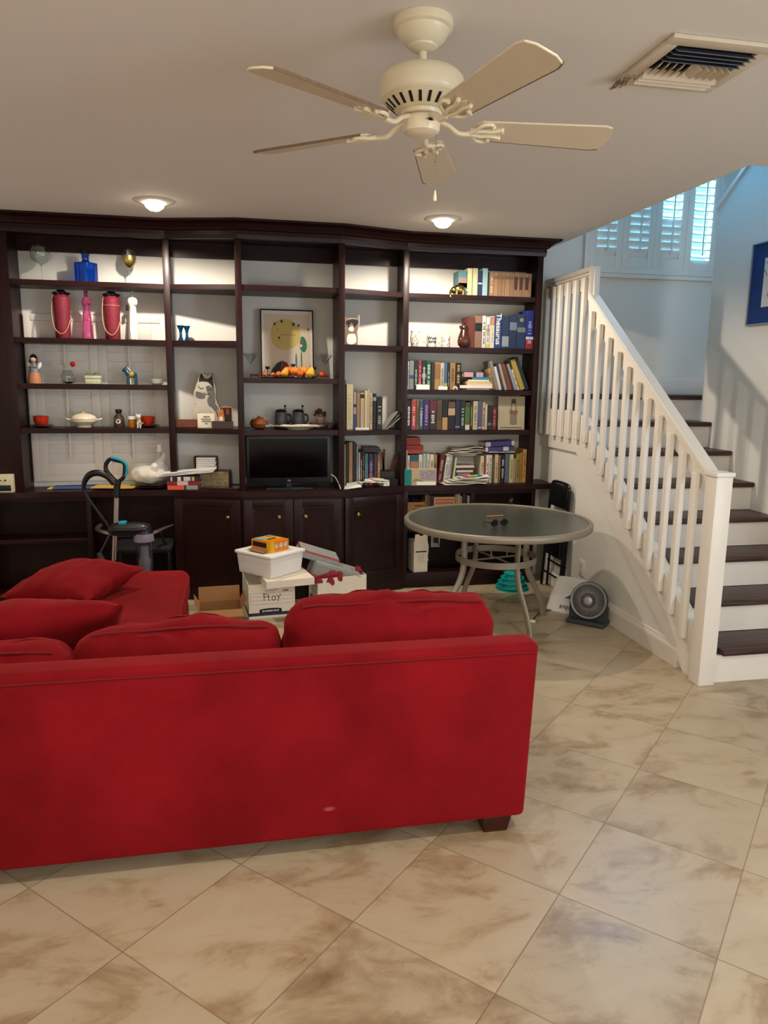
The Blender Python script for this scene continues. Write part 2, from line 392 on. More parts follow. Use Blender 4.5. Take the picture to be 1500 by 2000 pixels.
prism(bm, [(YB-.002, 2.366), (YB-.002, 2.345), (4.965, 2.345), (4.965, 2.18), (3.425, 1.082), (3.425, 1.108), (4.94, 2.197), (4.94, 2.366)], XW-.028, XW+.02, 'x', bev=.003)
part('handrail_moulding', bm, WHITE, rl, w=True, smooth=False)
bals = [5.655, 5.535, 5.405, 5.272, 5.137, 5.003] + [4.868-.1325*k for k in range(11)]
for y in bals:
    b0 = 1.195 if y > 4.95 else 1.155-(4.83-y)*.742
    t0 = 2.335 if y > 4.95 else zr(y)-.085
    bm = B(); box(bm, XW-.052, XW-.0185, y-.021, y+.021, b0, t0, .009, 3); part('baluster', bm, WHITE, rl, w=True)
bm = B(); box(bm, 2.405, 2.50, 3.335, 3.43, 0, 1.135, .006, 2); part('newel_post', bm, WHITE, rl, w=True)
bm = B(); box(bm, 2.398, 2.507, 3.328, 3.437, 1.135, 1.158, .005, 2); part('newel_cap', bm, WHITE, rl, w=True)

# ------------------------------------------------------------------ windows and shutters
def shutters(n_panels, x0, x1, z0, z1, y, opening, name, lab, rail=.05, pitch=.06, mid=None, cm=WHITE):
    t = thing(name, lab, 'shutters', ((x0+x1)/2, y, z0))
    f = .045
    bm = B()
    for a in ((x0-f, x0, z0-f, z1+f), (x1, x1+f, z0-f, z1+f), (x0, x1, z0-f, z0), (x0, x1, z1, z1+f)):
        box(bm, a[0], a[1], y-.035, y+.02, a[2], a[3], .004)
    part('shutter_frame', bm, cm, t, w=True)
    wd = (x1-x0)/n_panels
    for k in range(n_panels):
        a, b = x0+k*wd+.0004, x0+(k+1)*wd-.0004
        bm = B()
        box(bm, a, a+rail, y-.028, y, z0, z1, .003); box(bm, b-rail, b, y-.028, y, z0, z1, .003)
        box(bm, a+rail, b-rail, y-.028, y, z0, z0+.085, .003); box(bm, a+rail, b-rail, y-.028, y, z1-.085, z1, .003)
        p = part('shutter_panel', bm, cm, t, w=True)
        zz = z0+.085; ht = z1-z0-.17; nl = max(3, int(ht/pitch)); st_ = ht/nl
        for j in range(nl):
            zc = zz+(j+.5)*st_; ang = opening(k, zc)
            bm = B(); ch_ = st_*.63; box(bm, a+rail+.0005, b-rail-.0005, -ch_, ch_, -.0045, .0045, .004, 2)
            bm.transform(T(0, y-.014, zc) @ RX(ang)); part('louver', bm, cm, p, w=True)
        bm = B(); box(bm, (a+b)/2-.007, (a+b)/2+.007, y-.056, y-.044, zz+.03, zz+ht-.03, .003); part('tilt_rod', bm, cm, p, w=True)
    return t
def op_stair(k, z):
    if k == 3 or z > 3.35: return D(28)
    if k == 2 and z > 2.90: return D(30)
    return D(-73.5)
shutters(4, WX0+.045, WX1-.045, WZ0+.045, WZ1-.045, YB-.002, op_stair, 'window_shutters', 'white plantation shutters over the landing window with daylight behind two panels', rail=.055, pitch=.0585)
shutters(2, LX0+.03, LX1-.03, LZ0+.03, LZ1-.03, YB-.002, lambda k, z: D(-76), 'window_shutters', 'closed white plantation shutters seen behind the leftmost bookcase shelves', rail=.06, pitch=.062)
for i, (a, b, c, d) in enumerate(((WX0, WX1, WZ0, WZ1), (LX0, LX1, LZ0, LZ1))):
    bm = B(); box(bm, a+.03, b-.03, YB+.10, YB+.104, c+.03, d-.03); win = struct('window_%d' % (i+1), bm, mat('window_glass', (200, 225, 235), .02, var=0, alpha=.10))
    bm = B()
    for q in ((a, a+.03, c, d), (b-.03, b, c, d), (a+.03, b-.03, c, c+.03), (a+.03, b-.03, d-.03, d), ((a+b)/2-.015, (a+b)/2+.015, c+.03, d-.03)):
        box(bm, q[0], q[1], YB+.08, YB+.13, q[2], q[3])
    struct('window_frame', bm, WHITE, win)
bm = B(); box(bm, WX0-.03, WX1+.03, YB-.05, YB-.001, WZ0-.035, WZ0-.003, .004); struct('trim_2', bm, WHITE)

# ------------------------------------------------------------------ bookcase
YF, YC = 5.44, 5.30
FR = [(-1.62, YF), (-.4525, YF), (.03, YC), (.7415, YC), (1.236, YF), (2.27, YF)]
YW = YB-.001
def poly_x(a, b, ins=.012):          # plan outline of the bay between posts a and b
    (x0, y0), (x1, y1) = FR[a], FR[b]
    return [(x0, y0+ins), (x1, y1+ins), (x1, YW), (x0, YW)]
def post(bm, i, z0=.815, z1=2.56, hw=.0225):
    x, y = FR[i]
    if i == 0: box(bm, -1.62, -1.455, y, y+.022, z0, z1, .002); box(bm, -1.485, -1.457, y+.022, YW, z0, z1); return
    box(bm, x-hw, x+hw, y, y+.022, z0, z1, .003); box(bm, x-.013, x+.013, y+.022, YW, z0, z1)
bays = [('left', [0, 1], [2.24, 1.862, 1.555, 1.252], 'wide bookcase bay over the window, holding glasses and pottery'),
        ('second', [2], [2.24, 1.862, 1.252], 'narrow angled bookcase bay with the grey and white cat figure'),
        ('centre', [3], [2.24, 1.612, 1.245], 'centre bookcase bay with framed print above the television'),
        ('fourth', [4], [2.24, 1.855, 1.24], 'narrow angled bookcase bay with kitten cutout and cream books'),
        ('right', [5], [2.24, 1.857, 1.54, 1.237], 'wide right bookcase bay filled with rows of books')]
XI = [(-1.457, -.466), (-.439, .017), (.043, .728), (.755, 1.223), (1.249, 2.257)]
for i, (nm, posts, zs, lab) in enumerate(bays):
    (x0, y0), (x1, y1) = FR[i], FR[i+1]
    u = thing('bookcase_unit', lab, 'bookcase', ((x0+x1)/2, 5.5, .815))
    for p in posts:
        bm = B(); post(bm, p); part('side_panel', bm, WOOD, u, w=True)
    a, b = XI[i]
    def yl(x, ins): return y0+(y1-y0)*(x-x0)/(x1-x0)+ins
    for z in zs:
        bm = B(); prism(bm, [(a+.001, yl(a, .014)), (b-.001, yl(b, .014)), (b-.001, YW), (a+.001, YW)], z-.036, z, bev=.003)
        part('shelf', bm, WOODH, u, w=True, smooth=False)
    bm = B(); prism(bm, [(a+.001, yl(a, .02)), (b-.001, yl(b, .02)), (b-.001, YW-.02), (a+.001, YW-.02)], 2.56, 2.58)
    part('top_panel', bm, WOODH, u, w=True, smooth=False)
    bm = B(); box(bm, a+.001, b-.001, YW-.02, YW, 2.455, 2.58); part('back_rail', bm, WOODH, u, w=True)
    MWU = u
# header and crown
cl = [(-1.62, YF), (-.4525, YF), (.03, YC), (.7415, YC), (1.236, YF), (2.2925, YF), (2.2925, YW)]
cr = thing('crown_molding', 'dark mahogany crown moulding running along the top of the bookcase', 'crown moulding', (.3, 5.4, 2.54))
bm = B(); sweep(bm, cl, [(.004, 2.535), (.012, 2.535), (.016, 2.56), (.016, 2.585), (.03, 2.59), (.036, 2.60), (.05, 2.612), (.062, 2.622), (.085, 2.63), (.10, 2.636), (.10, 2.649), (-.02, 2.649), (-.02, 2.535)])
part('cornice', bm, WOODH, cr, w=True, ang=9)
# worktop
ct = thing('worktop', 'long dark mahogany worktop running under all the bookcase shelves', 'worktop', (.3, 5.4, .77))
bm = B(); prism(bm, [(-2.0, 5.36), (-1.52, 5.36), (-1.36, 5.41), (-.47, 5.40), (.02, 5.25), (.75, 5.25), (1.25, 5.41), (XW-.002, 5.41), (XW-.002, YW), (-2.0, YW)], .772, .8149, bev=.006)
part('counter_slab', bm, WOODH, ct, w=True, smooth=False)
# base units
KNOB = BRASS
def knob(p, parent, x, y, z, nx=0, ny=-1):
    d = Vector((nx, ny, 0)).normalized()
    M = Matrix.Translation((x, y, z)) @ d.to_track_quat('Z', 'Y').to_matrix().to_4x4()
    bm = B(); lathe(bm, [(.006, 0), (.005, .012), (.013, .018), (.0145, .025), (.010, .031), (0, .033)], 16, M)
    part('knob', bm, KNOB, parent, w=True)
def door(u, p, q, z0, z1, kx):
    """frame-and-panel door between plan points p and q; kx: knob position along it"""
    p, q = Vector(p), Vector(q); d = (q-p); L_ = d.length; d.normalize(); a = math.atan2(d.y, d.x)
    M = T(p.x, p.y, 0) @ RZ(a); f = .062
    bm = B()
    for r in ((0, f, z0, z1), (L_-f, L_, z0, z1), (f, L_-f, z0, z0+f), (f, L_-f, z1-f, z1)):
        box(bm, r[0], r[1], -.02, 0, r[2], r[3], .003, M=M)
    for r in ((f, f+.012, z0+f, z1-f), (L_-f-.012, L_-f, z0+f, z1-f), (f+.012, L_-f-.012, z0+f, z0+f+.012), (f+.012, L_-f-.012, z1-f-.012, z1-f)):
        box(bm, r[0], r[1], -.014, 0, r[2], r[3], .003, M=M)
    box(bm, f, L_-f, -.007, 0, z0+f, z1-f, M=M)
    dr = part('door', bm, WOOD, u, w=True)
    c = M @ Vector((kx*L_, -.02, z1-.125)); nrm = M.to_3x3() @ Vector((0, -1, 0)); knob(None, dr, c.x, c.y, c.z, nrm.x, nrm.y)
ZT = .771
bl = [(-.46, 5.42), (.025, 5.275), (.745, 5.275), (1.245, 5.43)]
def carcass(u, pts, front_open=False):
    bm = B(); prism(bm, pts, 0, .10); part('plinth', bm, WOODH, u, w=True, smooth=False)
    bm = B(); prism(bm, pts, .10, ZT); part('cabinet_body', bm, WOOD, u, w=True, smooth=False)
for (i, lab, drs) in ((0, 'angled base cabinet with one door, right of the desk kneehole', [(.02, .98, .82)]),
                      (1, 'centre base cabinet with two doors under the television', [(.01, .495, .72), (.505, .99, .24)]),
                      (2, 'angled base cabinet with one door, left of the open lower shelves', [(.03, .97, .2)])):
    p, q = Vector(bl[i]), Vector(bl[i+1])
    u = thing('base_cabinet', lab, 'cabinet', ((p.x+q.x)/2, 5.5, 0))
    e = .001
    carcass(u, [(p.x+e, p.y), (q.x-e, q.y), (q.x-e, YW), (p.x+e, YW)])
    for s0, s1, kx in drs: door(u, p+(q-p)*s0, p+(q-p)*s1, .12, .755, kx)
def open_unit(lab, x0, x1, yf, shelves, z_floor=.11, dividers=(), cat='cabinet', name='open_cabinet'):
    u = thing(name, lab, cat, ((x0+x1)/2, 5.5, 0))
    bm = B(); box(bm, x0, x0+.03, yf, YW, 0, ZT, .002); part('side_panel', bm, WOOD, u, w=True)
    bm = B(); box(bm, x1-.03, x1, yf, YW, 0, ZT, .002); part('side_panel', bm, WOOD, u, w=True)
    bm = B(); box(bm, x0+.03, x1-.03, YW-.02, YW, 0, ZT); part('back_panel', bm, WOOD, u, w=True)
    if z_floor:
        bm = B(); box(bm, x0+.03, x1-.03, yf, YW-.02, 0, z_floor, .002); part('plinth', bm, WOODH, u, w=True)
    bm = B(); box(bm, x0+.03, x1-.03, yf, yf+.02, ZT-.03, ZT); part('top_rail', bm, WOODH, u, w=True)
    for (a, b, z) in shelves:
        bm = B(); box(bm, a, b, yf+.02, YW-.02, z-.03, z, .002); part('shelf', bm, WOODH, u, w=True)
    for x in dividers:
        bm = B(); box(bm, x-.015, x+.015, yf+.001, YW-.02, z_floor, ZT-.03, .002); part('divider', bm, WOOD, u, w=True)
    return u
open_unit('dark open lower shelf unit at the far left under the worktop', -1.78, -1.03, 5.44, [(-1.75, -1.06, .47)], .09)
open_unit('open lower shelf unit under the worktop behind the round table', 1.247, 2.32, 5.45, [(1.277, 1.785, .475), (1.815, 2.29, .475)], .12, (1.80,))
u = thing('kneehole_back', 'dark wooden back panel of the desk kneehole between lower units', 'panel', (-.745, 5.6, 0))
bm = B(); box(bm, -1.029, -.461, YW-.03, YW, 0, ZT); part('back_panel', bm, WOOD, u, w=True)
bm = B(); box(bm, -1.029, -.461, YW-.20, YW-.031, .11, .135, .002); part('footrest', bm, WOODH, u, w=True)

# ------------------------------------------------------------------ ceiling lamps, vent, fan
BULB = mat('lit_bulb', (255, 236, 205), .5, var=0, emit=14)
def recessed(x, y, power, lab):
    t = thing('recessed_light', lab, 'ceiling light', (x, y, ZC), group=None)
    bm = B(); lathe(bm, [(.062, -.001), (.070, -.014), (.108, -.008), (.120, -.001)], 32); part('trim_ring', bm, WHITE, t)
    bm = B(); lathe(bm, [(.061, -.001), (.060, -.020), (.050, -.040), (.030, -.054), (0, -.058)], 24); part('bulb', bm, BULB, t)
    l = bpy.data.lights.new('lamp_light', 'SPOT'); l.energy = power; l.color = WARM; l.shadow_soft_size = .025; l.spot_size = D(172); l.spot_blend = .35
    o = bpy.data.objects.new('lamp_light', l); C.objects.link(o); o.parent = t; o.location = (0, 0, -.085)
    return t
recessed(-.457, 4.86, P_CEIL, 'lit recessed ceiling light in front of the left bookcase bay')
recessed(1.35, 4.90, P_CEIL, 'lit recessed ceiling light in front of the right bookcase bay')
recessed(-.457, 1.15, P_BACK, 'lit recessed ceiling light behind the sofa on the left')
recessed(1.35, 1.15, P_BACK, 'lit recessed ceiling light behind the sofa on the right')
recessed(-.457, -1.7, P_BACK, 'lit recessed ceiling light at the rear left of the room')
recessed(1.35, -1.7, P_BACK, 'lit recessed ceiling light at the rear right of the room')

v = thing('ceiling_vent', 'square beige ceiling air vent with louvers, dusty at one corner', 'vent', (1.51, 2.415, ZC))
VB = mat('vent_enamel', (214, 200, 176), .45, var=.05, vs=25)
bm = B()
for q in ((-.185, .185, -.185, -.135), (-.185, .185, .135, .185), (-.185, -.14, -.135, .135), (.14, .185, -.135, .135)):
    box(bm, q[0], q[1], q[2], q[3], -.014, -.001, .003)
part('vent_frame', bm, VB, v)
bm = B(); box(bm, -.14, .14, -.135, .135, -.0035, -.0012); part('duct_opening', bm, mat('duct_dark', (26, 27, 34), .7), v)
for k in range(4):
    bm = B(); box(bm, -.138, .138, -.017, .017, -.0012, .0012, M=T(0, -.118+.026*k, -.016) @ RX(D(38))); part('vent_slat', bm, mat('vent_slat_shade', (96, 96, 104), .4, .3), v)  # near slats coloured darker to stand in for the shaded gaps
for k in range(10):
    bm = B(); box(bm, -.0012, .0012, -.035, .035, -.017, .017, M=T(-.122+.0265*k, .015, -.016) @ RY(D(42 if k < 5 else -42))); part('vent_slat', bm, VB, v)
for k in range(3):
    bm = B(); box(bm, -.138, .138, -.017, .017, -.0012, .0012, M=T(0, .068+.026*k, -.016) @ RX(D(-40))); part('vent_slat', bm, VB, v)
bm = B()
for k in range(26):
    x, y = -.185+random.uniform(-.004, .03), .185-abs(random.gauss(0, .05))
    tube(bm, [(x, y, -.012), (x-.004, y+.01, -.018-random.random()*.008), (x-.008+random.uniform(-.01, .01), y+.02, -.024-random.random()*.012)], .0012, 5)
d_ = part('dust_fringe', bm, DUST, v, label='grey dust hanging from the corner'); d_['kind'] = 'stuff'

FX, FY = .567, 2.33
f = thing('ceiling_fan', 'cream five-blade ceiling fan with scrolled blade arms and pull chain', 'ceiling fan', (FX, FY, ZC))
def P(n, bm, m=CREAM, **k): return part(n, bm, m, f, **k)
bm = B(); lathe(bm, [(.088, -.0005), (.0895, -.014), (.088, -.024), (.078, -.029), (.076, -.034), (.066, -.052), (.050, -.066), (.044, -.069), (.042, -.074), (.028, -.083), (.02, -.085)], 40); P('canopy', bm)
bm = B(); lathe(bm, [(.0125, -.08), (.0125, -.14)], 20); lathe(bm, [(.019, -.112), (.021, -.120), (.019, -.134)], 20); P('downrod', bm)
bm = B(); lathe(bm, [(.02, -.130), (.055, -.133), (.088, -.138), (.112, -.147), (.124, -.160), (.127, -.174), (.126, -.204), (.121, -.216), (.118, -.218), (.112, -.222), (.078, -.250), (.066, -.252)], 48); hz = P('motor_housing', bm)
for k in range(22):
    a = 2*PI*k/22
    bm = B(); box(bm, -.0045, .0045, -.0012, .0012, -.0165, .0165, .001, M=RZ(a) @ T(0, -.0955, -.2366) @ RX(D(50.5))); part('cooling_slot', bm, MATTE, hz)
bm = B(); lathe(bm, [(.064, -.248), (.060, -.262), (.030, -.268)], 32); P('flywheel', bm)
bm = B(); lathe(bm, [(.052, -.266), (.057, -.272), (.057, -.298), (.053, -.309), (.040, -.316), (.022, -.320), (0, -.321)], 40); sh = P('switch_housing', bm)
bm = B(); box(bm, -.007, .007, -.0595, -.056, -.289, -.283); ball(bm, (-.012, -.0565, -.286), .0018, 8); ball(bm, (.012, -.0565, -.286), .0018, 8)
bm.transform(RZ(D(14))); part('reverse_switch', bm, MATTE, sh)
bm = B()
for k in range(46): ball(bm, (.036, -.045+.00, -.325-.0034*k), .0017, 6)
ch = part('pull_chain', bm, mat('bead_chain', (150, 142, 126), .35, .7), f)
bm = B(); lathe(bm, [(.002, 0), (.003, -.004), (.0055, -.022), (.005, -.030), (0, -.033)], 12, T(.036, -.045, -.481)); part('pull_knob', bm, CREAM, ch)
bm = B(); ball(bm, (.036, -.045, -.398), .0035, 8); part('chain_connector', bm, BRASS, ch)
ZBL = -.292
def blade(ang):
    M = RZ(ang) @ T(0, 0, ZBL) @ RX(D(-13))
    out = []; L0, L1, W0, W1 = .165, .598, .049, .066
    top = [(L0, W0*.7), (L0+.015, W0), (L1-.035, W1), (L1-.012, W1-.008), (L1, W1-.035)]
    pts_ = top+[(x, -y) for x, y in top[::-1]]
    bm = B(); prism(bm, pts_, -.003, .003, bev=.0012, M=M); bl_ = part('blade', bm, BLADE, f)
    bm = B(); prism(bm, [(L0+.02, W0+.0008), (L1-.035, W1+.0008), (L1-.01, W1-.006), (L1-.014, W1-.010), (L1-.037, W1-.003), (L0+.02, W0-.002)], -.0036, .0042, M=M)
    part('dusty_edge', bm, DUST, bl_)
    bm = B()
    tube(bm, [RZ(ang) @ Vector(p) for p in spline([(.05, 0, -.272), (.085, 0, -.285), (.115, 0, -.304), (.15, 0, ZBL-.012)], 5)], .009, 8, rr=None, flat=.8)
    for sy in (1, -1):
        tube(bm, [M @ Vector(p) for p in spline([(.145, .0, -.010), (.165, sy*.018, -.010), (.18, sy*.040, -.008), (.205, sy*.046, -.007), (.215, sy*.036, -.007)], 5)], .006, 7)
        tube(bm, [M @ Vector(p) for p in spline([(.150, sy*.004, -.010), (.185, sy*.014, -.009), (.215, sy*.012, -.008), (.245, sy*.020, -.007)], 5)], .0065, 7)
        ball(bm, M @ Vector((.246, sy*.02, -.007)), .008, 8); ball(bm, M @ Vector((.216, sy*.034, -.007)), .008, 8)
    prism(bm, [(.15, -.016), (.15, .016), (.235, .018), (.26, 0), (.235, -.018)], -.007, -.0031, bev=.001, M=M)
    part('blade_arm', bm, CREAM, f, label='scrolled cream metal blade arm')
for k in range(5): blade(D(69+72*k))

# ------------------------------------------------------------------ sofa
def soft_box(x0, x1, y0, y1, z0, z1, r=.05, nx=26, ny=18, nz=6, bulge=.03, wr=.006, seed=0, wf=6):
    """upholstered block: rounded, bulging and slightly wrinkled"""
    t = bmesh.new(); bmesh.ops.create_cube(t, size=2)
    bmesh.ops.subdivide_edges(t, edges=t.edges[:], cuts=nx, use_grid_fill=True)
    c = Vector(((x0+x1)/2, (y0+y1)/2, (z0+z1)/2)); h = Vector(((x1-x0)/2, (y1-y0)/2, (z1-z0)/2)); r = min(r, min(h)*.98)
    for v in t.verts:
        u = v.co.copy()
        p = Vector((u.x*h.x, u.y*h.y, u.z*h.z)); q = Vector([max(-(h[i]-r), min(h[i]-r, p[i])) for i in range(3)])
        d = p-q
        if d.length > 1e-7: p = q + d.normalized()*r
        b = bulge
        p.z += math.copysign(1, u.z)*b*(1-u.x*u.x)*(1-u.y*u.y)*abs(u.z)**2
        p.y += math.copysign(1, u.y)*b*.6*(1-u.x*u.x)*(1-u.z*u.z)*abs(u.y)**2
        n_ = mnoise.noise(Vector((p.x*wf, p.y*wf, p.z*wf+seed)))*wr*1.6 + mnoise.noise(Vector((p.x*wf*3.2, p.y*wf*2.5, p.z*wf*3+seed*3)))*wr*.7
        p += (p.normalized() if p.length else Vector())*n_
        v.co = c+p
    return t
def pillow(a, b, thick, n=30, seed=0, wr=.01, sharp=.55):
    t = bmesh.new(); g = {}
    for s in (1, -1):
        for i in range(n+1):
            for j in range(n+1):
                u, v_ = i/n*2-1, j/n*2-1
                if s == -1 and (i in (0, n) or j in (0, n)): g[s, i, j] = g[1, i, j]; continue
                e = (1-abs(u)**2.4)*(1-abs(v_)**2.4); hgt = thick*max(0, e)**sharp
                pin = 1-.07*(1-abs(u*v_)) if True else 1
                x, y = u*a*(pin+.04*abs(u*v_)), v_*b*(pin+.04*abs(u*v_))
                hgt *= 1+.12*mnoise.noise(Vector((x*4, y*4, seed)))
                ed = max(abs(u), abs(v_))
                wz = wr*mnoise.noise(Vector((x*13, y*13, seed+5)))*ed*(1-ed**8)*2.2
                g[s, i, j] = t.verts.new((x, y, s*(hgt+wz)))
        for i in range(n):
            for j in range(n):
                q = (g[s, i, j], g[s, i+1, j], g[s, i+1, j+1], g[s, i, j+1])
                t.faces.new(q if s == 1 else q[::-1])
    return t
sf = thing('sectional_sofa', 'red velvet sectional sofa seen from behind with chaise at the left', 'sofa', (.1, 2.8, 0))
LEGW = wood('dark_leg_wood', (40, 14, 10), (70, 26, 16), .35, (8, 8, 30))
SX0, SX1 = -1.95, 1.0
def slab(x0, x1, yb, yt, z0, z1, th, r=.022, fl=.02):
    """upholstered back panel, its right end flares a little towards the top"""
    t = bmesh.new(); box(t, x0, x1, yb, yb+th, z0, z1)
    for v_ in t.verts:
        k = (v_.co.z-z0)/(z1-z0); v_.co.y += (yt-yb)*k
        if v_.co.x > 0: v_.co.x += fl*(k-.5)
    bmesh.ops.bevel(t, geom=t.edges[:], offset=r, segments=4, affect='EDGES', profile=.5)
    return t
bm = slab(SX0, .995, 2.268, 2.255, .062, .722, .115); part('back_panel', bm, RED, sf, w=True, ang=60)
bm = B(); tube(bm, [(SX0+.01, 2.2535, .690), (.99, 2.2535, .690)], .0028, 6); part('seam', bm, SEAM, sf, w=True)
bm = B(); merge(bm, soft_box(.80, .985, 2.385, 3.30, .062, .60, .04, bulge=.006, wr=.002)); part('arm', bm, RED, sf, w=True, ang=60)
bm = B(); tube(bm, [(.984, 2.30, .08), (.994, 2.30, .42), (1.002, 2.30, .70)], .004, 6); part('welt', bm, RED, sf, w=True)
bm = B(); box(bm, -.30, .799, 2.384, 3.22, .062, .29, .02, 3); box(bm, SX0, -.301, 2.384, 3.22, .062, .29, .02, 3); part('base', bm, RED, sf, w=True, ang=60)
bm = B(); box(bm, -1.20, -.315, 3.221, 4.52, .062, .27, .04, 4); part('chaise_base', bm, RED, sf, w=True, ang=60)
for k, (a, b, s) in enumerate(((.245, .795, 1), (-.30, .24, 2))):
    bm = B(); merge(bm, soft_box(a, b, 2.40, 3.26, .291, .43, .045, bulge=.015, seed=s)); part('seat_cushion', bm, RED, sf, w=True, ang=60)
bm = B(); merge(bm, soft_box(-1.215, -.305, 2.70, 4.555, .272, .452, .055, nx=34, bulge=.012, wr=.004, seed=4, wf=3)); part('chaise_cushion', bm, RED, sf, w=True, ang=60)
bm = B(); merge(bm, soft_box(SX0, -1.22, 2.40, 3.26, .291, .43, .045, bulge=.015, seed=7)); part('seat_cushion', bm, RED, sf, w=True, ang=60)
for (x, y) in ((.885, 2.335), (.885, 3.22), (-1.85, 2.335), (-1.12, 4.42), (-.40, 4.42)):
    bm = B(); box(bm, x-.055, x+.055, y-.055, y+.055, 0, .066, .003, 1, taper=.8); part('leg', bm, LEGW, sf, w=True, smooth=False)
def cushion(lab, x0, x1, yc, zc, th, hh, lean, seed, bulge=.045, name='back_cushion', rz=0):
    w_ = (x1-x0)/2
    bm = B(); merge(bm, soft_box(-w_, w_, -th/2, th/2, -hh, hh, .075, nx=44, bulge=.02, wr=.017, seed=seed, wf=6))
    for v_ in bm.verts:
        k = (1-(v_.co.x/w_)**2)
        v_.co.z += .018*k*(1 if v_.co.z > 0 else 0); v_.co.y += (1 if v_.co.y > 0 else -1)*bulge*k*(1-(v_.co.z/hh)**2)*.6
        v_.co.z += .012*mnoise.noise(Vector((v_.co.x*5, 3, seed)))
    Rm = (lean, 0, rz)
    o = single(name, lab, 'cushion', bm, RED, ((x0+x1)/2, yc, zc), rot=Rm, ang=80)
    for sy in (-1, 1):
        bm = B(); n = 24
        ps = [Vector((-w_*.84+k*w_*1.68/n, sy*(th/2-.020), hh-.014+.018*(1-(-.84+k*1.68/n)**2)+.012*mnoise.noise(Vector(((-w_*.84+k*w_*1.68/n)*5, 3, seed))))) for k in range(n+1)]
        tube(bm, ps, .0045, 6); s_ = finish('piping', bm, SEAM); s_.parent = o
    return o
cushion('plump red sofa back cushion at the right end of the sofa', .15, .955, 2.585, .600, .20, .185, D(-14), 1)
cushion('long red sofa back cushion in the middle of the sofa', -.56, .145, 2.57, .545, .20, .185, D(-14), 12)
cushion('low red back cushion at the left edge behind the sofa back', -1.30, -.565, 2.55, .52, .19, .17, D(-10), 23)
def throw(lab, loc, rot, a, b, th, seed):
    bm = B(); merge(bm, pillow(a, b, th, 34, seed))
    return single('throw_pillow', lab, 'pillow', bm, RED, loc, rot=rot, ang=80)
throw('red throw pillow lying on the chaise near the desk', (-.87, 4.05, .525), (D(6), D(-4), D(-28)), .265, .23, .10, 3)
throw('red throw pillow slumped against the left back cushions', (-.80, 2.93, .60), (D(-38), D(0), D(6)), .34, .28, .12, 8)

# ------------------------------------------------------------------ books
rb = random.Random(11)
def dull(c, k=.22, g=.88):
    m_ = sum(c)/3
    return tuple(int((v*(1-k)+m_*k)*g) for v in c)
def book(lab, cl_, X0, X1, z, H, dep, yf, spine=None, marks=None, lean=0, group=None, pages=True, band=None, cat='book', jacket=None, ymax=None):
    """upright book, spine towards the room; X0..X1 its thickness"""
    th = abs(X1-X0); w2 = th/2; cx = (X0+X1)/2; cl_ = dull(cl_)
    if band: band = [(a_, b_, dull(c_)) for a_, b_, c_ in band]
    if ymax is None: dep = min(dep, YW-.005-yf)
    m = col(cl_, .5, var=.06, vs=40)
    bm = B(); e = min(.0025, th*.16)
    box(bm, -w2, w2, 0, .0035, 0, H, min(.0015, th*.1), 1); box(bm, -w2, -w2+e, .0035, dep, 0, H); box(bm, w2-e, w2, .0035, dep, 0, H)
    if lean:                                    # leans to the left, resting on its lower right corner
        bm.transform(RY(-lean)); bm.transform(T(0, 0, -min(v.co.z for v in bm.verts)))
    o = single('book', lab, cat, bm, m, (cx, yf, z+.0004), group=group, smooth=False)
    def sub(nm, b, mm):
        if lean: b.transform(RY(-lean)); b.transform(T(0, 0, abs(math.sin(lean))*w2))
        return part(nm, b, mm, o, smooth=False)
    b = B(); box(b, -w2+e+.0002, w2-e-.0002, .0037, dep-.004, .003, H-.003); sub('pages', b, PAGES)
    if band:
        for (q0, q1, c_) in band:
            b = B(); box(b, -w2+.0004, w2-.0004, -.0007, .0002, H*q0, H*q1); sub('spine_band', b, col(c_, .5))
    if marks:
        b = B(); q = H*rb.uniform(.12, .2); end = H*rb.uniform(.7, .9)
        while q < end:
            l_ = rb.uniform(.004, .011); ww = w2*rb.uniform(.3, .55)
            if rb.random() > .16: box(b, -ww, ww, -.0013, -.0003, q, q+l_*.8)
            q += l_+.003
        sub('lettering', b, col(marks, .5))
    return o
def row(shelf, z, yf, dep, items, x_of, num_from='left end', start=1, basey=None):
    for i, it in enumerate(items):
        xl, xr, yt, c_ = it[:4]; k = dict(it[4]) if len(it) > 4 else {}
        nm = k.pop('n', 'book'); by = basey or 0
        X0, X1 = x_of(xl), x_of(xr); Zt = at((xl+xr)/2, yt, Y=yf).z; H = max(.08, Zt-z-.003)
        g = .0009
        side = k.pop('lab', None) or '%s, %s %s' % (nm, ORD(start+i), shelf); k.setdefault('group', 'books '+shelf.replace('from left ', '').replace('of the books ', ''))
        k.setdefault('lean', 0)
        book(side, c_, X0+g, X1-g, z, H, dep, yf, **k)
YR = 5.478
def xr_(zb): return lambda x: at(x, 0, Y=YR).x
def XAT(yb, Y=YR): return lambda x: at(x, yb, Y=Y).x
W_, K_ = (235, 232, 222), (18, 18, 20); GOLD = (200, 168, 90)
